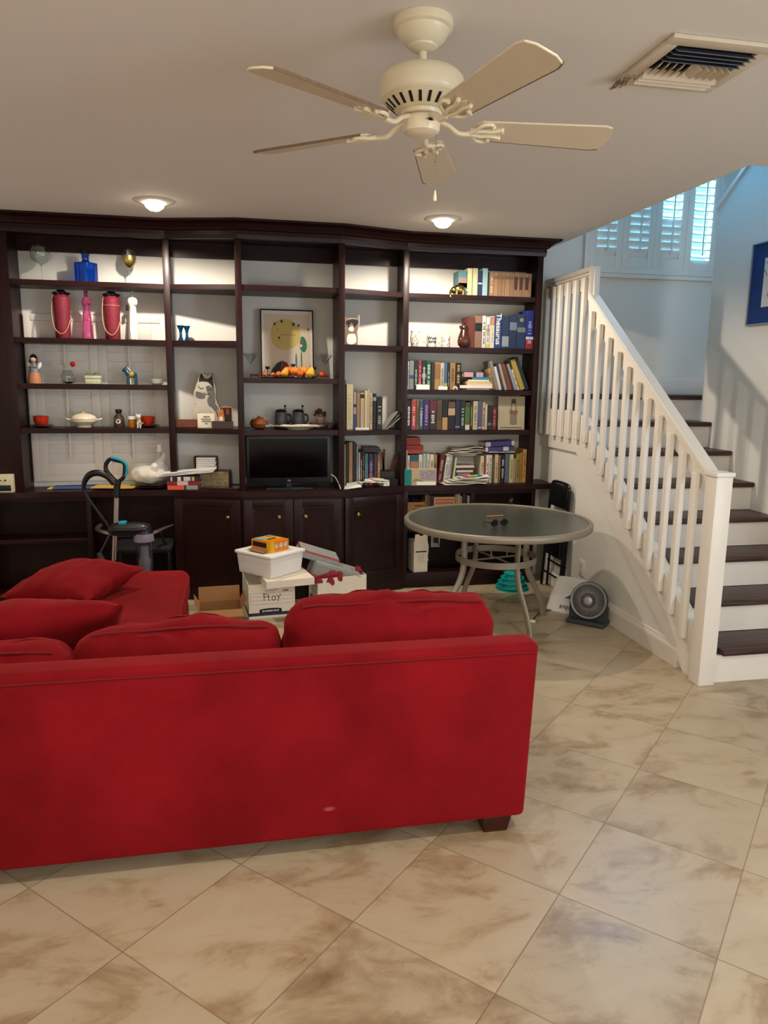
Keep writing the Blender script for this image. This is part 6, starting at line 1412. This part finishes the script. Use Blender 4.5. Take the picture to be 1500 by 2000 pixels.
# teal tiered toy
TQ = mat('turquoise_plastic', (24, 176, 168), .35, var=.05)
o = thing('tiered_cat_toy', 'turquoise tiered round cat track toy under the table', 'cat toy', (2.10, 5.31, 0))
bm = B(); lathe(bm, [(0, 0), (.128, 0), (.130, .006), (.04, .012)], 48); part('base', bm, TQ, o)
z_ = 0.006
for k, r in enumerate((.128, .112, .094, .070)):
    bm = B(); lathe(bm, [(r-.045, z_+.006), (r-.012, z_+.006), (r-.002, z_+.018), (r, z_+.020), (r-.004, z_+.022), (r-.014, z_+.012), (r-.043, z_+.012), (r-.050, z_+.036), (r-.054, z_+.036), (r-.050, z_+.006)], 48, close=False); part('tier', bm, TQ, o); z_ += .034
bm = B(); ball(bm, (-.105, -.04, .030), .013, 12); part('ball', bm, mat('toy_purple', (110, 60, 130), .4), o)
# wall outlet on the stair wall
o = thing('wall_outlet', 'white electrical outlet on the stair wall above the floor fan', 'outlet', (XW-.0005, 4.857, .268))
bm = B(); box(bm, -.007, 0, -.036, .036, -.058, .058, .003); part('cover_plate', bm, WHITE, o)
for sz in (-1, 1):
    bm = B(); box(bm, -.009, -.0072, -.015, .015, sz*.024-.014, sz*.024+.014, .001); part('socket', bm, mat('outlet_socket', (206, 200, 190), .4), o)
# picture on the right-hand wall
o = thing('wall_picture', 'picture with wide deep blue mat on the wall beside the stairs', 'picture', (XR-.001, 4.25, 2.0))
bm = B()
for q in ((3.88, 4.62, 0, .010), (3.88, 4.62, .528, .538), (3.88, 3.89, .010, .528), (4.61, 4.62, .010, .528)): box(bm, -.024, 0, q[0]-4.25, q[1]-4.25, q[2], q[3], .002)
part('frame', bm, mat('silver_frame', (176, 180, 190), .3, .7), o, smooth=False)
bm = B(); box(bm, -.012, -.004, -.36, .36, .010, .528); part('blue_mat', bm, mat('deep_blue_mat', (6, 50, 112), .7), o, smooth=False)
bm = B(); box(bm, -.0135, -.0121, -.24, .24, .115, .43); p2 = part('print_sheet', bm, mat('ink_print_paper', (216, 212, 204), .8), o, smooth=False)
bm = B(); r_ = random.Random(2)
for k in range(26):
    y_, z_ = r_.uniform(-.21, .21), r_.uniform(.14, .40); a = r_.uniform(0, 6)
    tube(bm, [(-.0142, y_, z_), (-.0142, y_+.03*math.cos(a), z_+.03*math.sin(a)), (-.0142, y_+.03*math.cos(a)+.02*math.sin(a), z_+.045*math.sin(a))], .0016, 5)
part('ink_drawing', bm, MATTE, p2)

# ------------------------------------------------------------------ boxes on the floor
NAVY = mat('navy_print', (34, 44, 66), .6)
def file_box(lab, loc, rz, w_, d_, h_, hand=None):
    o = thing('file_box', lab, 'file box', loc, rz); a, b = w_/2, d_/2; t_ = .004
    bm = B(); box(bm, -a, a, -b, -b+t_, 0, h_); box(bm, -a, a, b-t_, b, 0, h_); box(bm, -a, -a+t_, -b+t_, b-t_, 0, h_); box(bm, a-t_, a, -b+t_, b-t_, 0, h_); box(bm, -a+t_, a-t_, -b+t_, b-t_, 0, t_)
    part('carton', bm, FILE, o, smooth=False)
    bm = B(); box(bm, -a-.0012, a+.0012, -b-.0012, b+.0012, .0, .002) if False else None
    for q in ((-a-.001, a+.001, -b-.001, -b-.0002), (-a-.001, -a-.0002, -b, b), (a+.0002, a+.001, -b, b)): box(bm, q[0], q[1], q[2], q[3], h_*.02+.012, h_*.02+.034)
    part('navy_stripe', bm, NAVY, o, smooth=False)
    cx = -.01 if hand else a*.52
    bm = B(); prism(bm, [(cx-.075, .036), (cx+.075, .036), (cx+.075, .062), (cx+.045, .066), (cx, .068), (cx-.045, .066), (cx-.075, .062)], -b-.0016, -b-.0003, 'y'); part('logo_panel', bm, MATTE, o, smooth=False)
    bm = text_bm('BANKERS BOX', .0175, T(cx, -b-.0018, .049) @ UPR, .0004, bold=.0004); part('lettering', bm, PAPER, o, smooth=False)
    return o, a, b
o, a, b = file_box('white file box with FLOY handwritten on its front', (.188, 5.06, .0), D(6), .315, .36, .238, True)
bm = B()
for zz in (.098, .125, .152, .176): box(bm, -a*.92, a*.92, -b-.0009, -b-.0002, zz-.0007, zz+.0007)
for xx in (-a*.92, a*.92): box(bm, xx-.0007, xx+.0007, -b-.0009, -b-.0002, .098, .176)
part('printed_lines', bm, mat('line_ink', (120, 116, 110), .7), o, smooth=False)
bm = B(); box(bm, a*.48, a*.72, -b-.0012, -b-.0003, .184, .190); part('printed_dash', bm, MATTE, o, smooth=False)
bm = B(); strokes = [[(-.055, .168), (-.053, .122)], [(-.060, .170), (-.030, .168)], [(-.054, .148), (-.034, .148)], [(-.026, .166), (-.024, .124), (-.010, .124)], [(-.026, .146), (-.016, .147)],
                     [(.012+.012*math.cos(t_), .136+.015*math.sin(t_)) for t_ in [2*PI*k/14 for k in range(15)]], [(.034, .158), (.046, .138)], [(.060, .164), (.046, .136), (.038, .112)]]
for s_ in strokes: tube(bm, [(x_, -b-.0012, z_) for x_, z_ in s_], .0021, 6)
part('handwriting', bm, MATTE, o)
bm = B(); tube(bm, spline([(-.05, -b-.0008, .194), (-.03, -b-.0008, .190), (.02, -b-.0008, .190), (.034, -b-.0008, .196), (.036, -b-.0008, .212)], 5), .0012, 5); part('hand_hole', bm, mat('line_ink'), o)
# its lid, the cooler, the orange carton
FB = o
bm = B(); LM = T(.30, 4.935, .2385) @ RZ(D(11)); box(bm, -.165, .165, -.15, .15, .044, .048)
for q in ((-.165, .165, -.15, -.146), (-.165, .165, .146, .15), (-.165, -.161, -.146, .146), (.161, .165, -.146, .146)): box(bm, q[0], q[1], q[2], q[3], 0, .044)
bm.transform(LM); part('lid', bm, FILE, FB, w=True, smooth=False, label='white lid lying askew')
o = thing('foam_cooler', 'white foam cooler standing cornerwise on top of the box lid', 'cooler', (.205, 5.025, .2875), D(42))
FM = mat('styrofoam', (232, 230, 224), .8, var=.03, vs=60, bump=.1, bs=300)
bm = B(); box(bm, -.158, .158, -.168, .168, 0, .136, .012, 3, taper=.93); part('body', bm, FM, o, ang=50)
bm = B(); box(bm, -.168, .168, -.178, .178, .1365, .160, .010, 3); lathe(bm, [(0, .152)], 4) if False else None; part('lid', bm, FM, o, ang=50)
bm = B()
for q in ((-.115, .115, -.12, -.105), (-.115, .115, .105, .12), (-.115, -.10, -.105, .105), (.10, .115, -.105, .105)): box(bm, q[0], q[1], q[2], q[3], .1595, .164, .003)
part('lid_rim', bm, FM, o)
o = thing('orange_carton', 'small open orange and yellow carton on top of the foam cooler', 'carton', (.205, 4.995, .4525), D(40))
OC = mat('orange_card', (226, 130, 20), .45, var=.04); YC_ = mat('yellow_card', (232, 176, 26), .45)
bm = B(); box(bm, -.085, .085, -.095, .095, 0, .075, .002); part('carton', bm, OC, o, smooth=False)
bm = B(); box(bm, -.062, .075, -.045, .085, .0755, .0765); part('yellow_top', bm, YC_, o, smooth=False)
bm = B(); box(bm, -.075, -.02, .0, .085, .077, .0776); part('photo_patch', bm, mat('photo_blue', (130, 180, 196), .5, var=.5, vs=70), o, smooth=False)
bm = B(); box(bm, .02, .075, .03, .088, .077, .0776); part('violet_patch', bm, mat('photo_violet', (150, 130, 150), .5, var=.5, vs=70), o, smooth=False)
bm = B(); box(bm, -.050, .030, -.030, -.018, .077, .0777); box(bm, -.030, .045, -.012, -.004, .077, .0777); part('lettering', bm, MATTE, o, smooth=False)
for k in range(3):
    bm = B(); lathe(bm, [(0, 0), (.017, 0), (.017, .001), (0, .001)], 20, T(-.03+.042*k, -.0953, .042) @ RX(PI/2)); part('round_picture', bm, mat('round_print', (196, 190, 176), .5, var=.6, vs=80), o, smooth=False)
bm = B(); box(bm, -.0862, -.0852, -.055, .080, .030, .062); part('opening', bm, MATTE, o, smooth=False)
bm = B(); box(bm, -.0858, -.0845, -.095, -.060, .0, .075); box(bm, -.084, -.05, -.0962, -.0952, 0, .075); part('yellow_side', bm, YC_, o, smooth=False)
bm = B(); t = B(); box(t, -.045, 0, -.07, .085, 0, .002); t.transform(T(-.085, 0, .016) @ RY(D(-14))); merge(bm, t); part('open_flap', bm, CARD, o, smooth=False)
# second file box with bins and red cloth
o, a, b = file_box('white file box crammed with plastic bins and red cloth', (.69, 5.135, 0), D(12), .37, .205, .225)
bm = B()
for zz in (.12, .16): box(bm, -a-.0009, -a-.0002, -b*.9, b*.9, zz-.0008, zz+.0008)
box(bm, -a-.0014, -a-.0003, -.07, .07, .05, .08); part('side_print', bm, mat('line_ink'), o, smooth=False)
CLR = mat('clear_tub_plastic', (206, 212, 206), .25, trans=.35, alpha=.62, var=.1)
def tub(lab, loc, rot, w_, d_, h_, rim):
    o = thing('plastic_tub', lab, 'plastic tub', loc, rot=rot); a, b = w_/2, d_/2
    bm = B(); prism(bm, [(-a, -b), (a, -b), (a, b), (-a, b)], 0, .003)
    for q in ((-a, a, -b, -b+.003), (-a, a, b-.003, b), (-a, -a+.003, -b, b), (a-.003, a, -b, b)): box(bm, q[0], q[1], q[2], q[3], .003, h_)
    part('tub', bm, CLR, o, smooth=False)
    bm = B(); tube(bm, [(-a, -b, h_), (a, -b, h_), (a, b, h_), (-a, b, h_)], .005, 8, closed=True); part('rim', bm, rim, o)
    bm = B(); box(bm, -a+.004, a-.004, -b+.004, b-.004, h_+.0055, h_+.010, .002); part('lid', bm, CLR, o, smooth=False)
    return o
tub('clear grey plastic tub tilted into the second file box', (.635, 5.125, .175), (D(10), D(20), D(10)), .35, .15, .12, mat('grey_rim', (150, 158, 152), .4))
tub('clear plastic container with red rim, topmost above the second file box', (.535, 5.145, .345), (D(14), D(20), D(10)), .30, .13, .05, mat('red_rim', (196, 40, 60), .4))
def cloth(lab, cx, cy, cz, w_, d_, drop, rz, seed):
    t = bmesh.new(); bmesh.ops.create_grid(t, x_segments=36, y_segments=30, size=.5)
    for v_ in t.verts:
        u, q = v_.co.x, v_.co.y; x_, y_ = u*w_, q*d_
        f_ = .022*mnoise.noise(Vector((u*5, q*5, seed)))+.012*mnoise.noise(Vector((u*11, q*9, seed+4)))
        if q < -.1: z_ = -(-.1-q)*drop*2; y_ = -.1*d_-.004-.012*math.sin(u*16)*(-q)*1.4
        else: z_ = .03*math.sin(u*7)*.4
        v_.co = Vector((x_*(1-.15*max(0, -q)), y_+f_*.4, z_+f_))
    r = bmesh.ops.extrude_face_region(t, geom=t.faces[:])
    for v_ in [g for g in r['geom'] if isinstance(g, bmesh.types.BMVert)]: v_.co += Vector((0, .003, .003))
    bmesh.ops.recalc_face_normals(t, faces=t.faces)
    return single('cloth', lab, 'cloth', t, mat('crimson_cloth', (132, 22, 38), .8, sheen=.1), (cx, cy, cz), rz=rz, ang=80)
cloth('crumpled crimson cloth hanging over the front of the second file box', .60, 5.03, .255, .23, .17, .085, D(12), 3)
cloth('small bunch of crimson cloth at the right end of the second file box', .83, 5.135, .245, .075, .10, .02, D(12), 8)
# open cardboard box
o = thing('cardboard_box', 'open brown cardboard box on the floor between chaise and file boxes', 'box', (-.135, 4.79, 0), D(4))
bm = B(); a, b, h_ = .135, .11, .13; t_ = .004
box(bm, -a, a, -b, -b+t_, 0, h_); box(bm, -a, a, b-t_, b, 0, h_); box(bm, -a, -a+t_, -b+t_, b-t_, 0, h_); box(bm, a-t_, a, -b+t_, b-t_, 0, h_); box(bm, -a+t_, a-t_, -b+t_, b-t_, 0, t_)
part('carton', bm, CARD, o, smooth=False)
for (q, M_) in (((-a, a, 0, .003, 0, .10), T(0, b-.004, h_) @ RX(D(-14))), ((-.0, .003, -b, b, 0, .075), T(a-.004, 0, h_) @ RY(D(26))), ((-.003, 0, -b, b, 0, .065), T(-a+.004, 0, h_) @ RY(D(-30))), ((-a, a, 0, .003, 0, .09), T(0, -b, h_) @ RX(D(105)))):
    bm = B(); box(bm, *q, M=M_); part('flap', bm, CARD, o, smooth=False)

# ------------------------------------------------------------------ vacuum cleaner and desk chair
VY = 4.95
def V(x, y, dy=0): return at(x, y, Y=VY+dy)
o = thing('vacuum_cleaner', 'upright black vacuum cleaner with turquoise loop handle and steel wand', 'vacuum cleaner', (-.72, VY, 0))
TEAL = mat('turquoise_grip', (20, 150, 170), .4)
bm = B(); tube(bm, [V(*q) for q in ((212, 899), (207, 906), (206, 915), (211, 924), (222, 936), (230, 941), (238, 936), (243, 930), (244, 918), (244, 908), (240, 902), (228, 899), (217, 896))], .0135, 10, closed=True); part('loop_handle', bm, BLACK, o, w=True)
bm = B(); tube(bm, spline([V(217, 894, -.006), V(228, 896, -.006), V(240, 901, -.006), V(247, 909, -.004), V(247, 922, -.004), V(244, 931, -.004)], 4), .0095, 8); part('grip', bm, TEAL, o, w=True)
bm = B(); tube(bm, spline([V(231, 938), V(229, 948), V(228, 958), V(228, 972)], 4), .021, 12); part('handle_neck', bm, BLACK, o, w=True)
bm = B(); tube(bm, spline([V(224, 945, .0), V(212, 932), V(198, 925), V(184, 924), V(172, 930), V(165, 942), V(164, 956), V(172, 972), V(186, 992), V(201, 1012), V(214, 1030)], 7), .017, 12, rr=[.021-.011*min(1, max(0, k-26)/20) for k in range(71)])
hs = part('hose', bm, BLACK, o, w=True)
bm = B(); tube(bm, [V(228, 970), V(226.5, 1021)], .0165, 16); tube(bm, [V(225, 1042), V(223, 1096)], .0155, 16); part('steel_wand', bm, mat('brushed_wand', (190, 180, 176), .28, .9), o, w=True)
bm = B(); p0, p1 = V(212, 1046), V(292, 1020)
merge(bm, soft_box(p0.x, p1.x, VY-.05, VY+.06, V(0+240, 1044).z, V(240, 1024).z, .03, nx=12, bulge=.01, wr=.0)); part('motor_body', bm, BLACK, o, w=True, ang=60)
c0 = V(281, 1060)
bm = B(); zz = [V(281, q).z for q in (1024, 1034, 1041, 1057)]
lathe(bm, [(0, zz[0]+.004), (.045, zz[0]), (.062, zz[1]), (.064, zz[2])], 28, T(c0.x, VY+.01, 0)); part('canister_lid', bm, BLACK, o, w=True)
bm = B(); lathe(bm, [(.062, zz[2]), (.066, zz[3]+.006), (.064, zz[3])], 28, T(c0.x, VY+.01, 0)); part('canister_collar', bm, mat('lilac_grey', (140, 132, 146), .4), o, w=True)
zb_ = V(281, 1122).z
bm = B(); lathe(bm, [(0, zb_), (.052, zb_), (.056, zz[3]-.001)], 28, T(c0.x, VY+.01, 0)); part('dust_bin', bm, mat('smoke_bin', (60, 60, 64), .1, trans=.4, alpha=.35, var=0), o, w=True)
bm = B(); q = [V(281, k_).z for k_ in (1066, 1090, 1095, 1099, 1118)]
lathe(bm, [(.026, q[0]), (.030, q[1]), (.038, q[2]), (.038, q[3]), (.030, q[4])], 24, T(c0.x, VY+.01, 0)); part('cyclone', bm, mat('lilac_grey'), o, w=True)
bm = B(); box(bm, V(232, 1019).x, V(247, 1019).x, VY-.03, VY+.03, V(240, 1023).z, V(240, 1018).z, .004); part('release_latch', bm, TEAL, o, w=True)
bm = B(); tube(bm, [V(213, 1046, .03), V(202, 1068, .03), V(191, 1088, .03)], .006, 8); tube(bm, [(-.93+.02, VY+.03, .47), (-.93+.045, VY+.03, .42)], .016, 10); part('crevice_tool', bm, mat('grey_tool', (62, 58, 60), .4), o, w=True)
bm = B(); merge(bm, soft_box(-.88, -.56, VY-.14, VY+.12, .004, .09, .03, nx=12, bulge=.0, wr=0)); tube(bm, [(-.76, VY+.04, .08), (-.73, VY+.03, .24), (-.66, VY+.01, zb_+.01)], .035, 12); tube(bm, [V(223, 1094), (-.77, VY+.03, .10)], .018, 12); part('floor_head', bm, BLACK, o, w=True, ang=60)
o = thing('desk_chair', 'dark chair with curved metal back band tucked into the kneehole', 'chair', (-.665, 5.36, 0))
bm = B(); ps = spline([at(196, 1026, Y=5.42), at(190, 1033, Y=5.34), at(200, 1038.5, Y=5.22), at(232, 1044, Y=5.13), at(272, 1043, Y=5.11), at(300, 1040, Y=5.15), at(322, 1031, Y=5.26), at(338, 1025, Y=5.38)], 6)
t = B(); tube(t, ps, .017, 10, rr=[.017]*(len(ps)-12)+[.017-.001*k for k in range(12)], flat=.8); merge(bm, t); part('back_band', bm, mat('satin_metal', (170, 160, 146), .3, .9), o, w=True)
bm = B(); merge(bm, soft_box(-.87, -.47, 5.20, 5.50, .40, .45, .03, nx=12, bulge=.006, wr=0)); part('seat', bm, MATTE, o, w=True, ang=60)
for (x_, y_) in ((-.85, 5.21), (-.49, 5.21), (-.85, 5.46), (-.49, 5.46)):
    bm = B(); tube(bm, [(x_, y_, .0), (x_, y_, .41)], .012, 8); part('leg', bm, BM_, o, w=True)
for x_, pq in ((-.84, at(205, 1040, Y=5.20)), (-.50, at(312, 1037, Y=5.20))):
    bm = B(); tube(bm, [(x_, 5.24, .43), (pq.x, pq.y, pq.z)], .009, 8); part('back_support', bm, BM_, o, w=True)
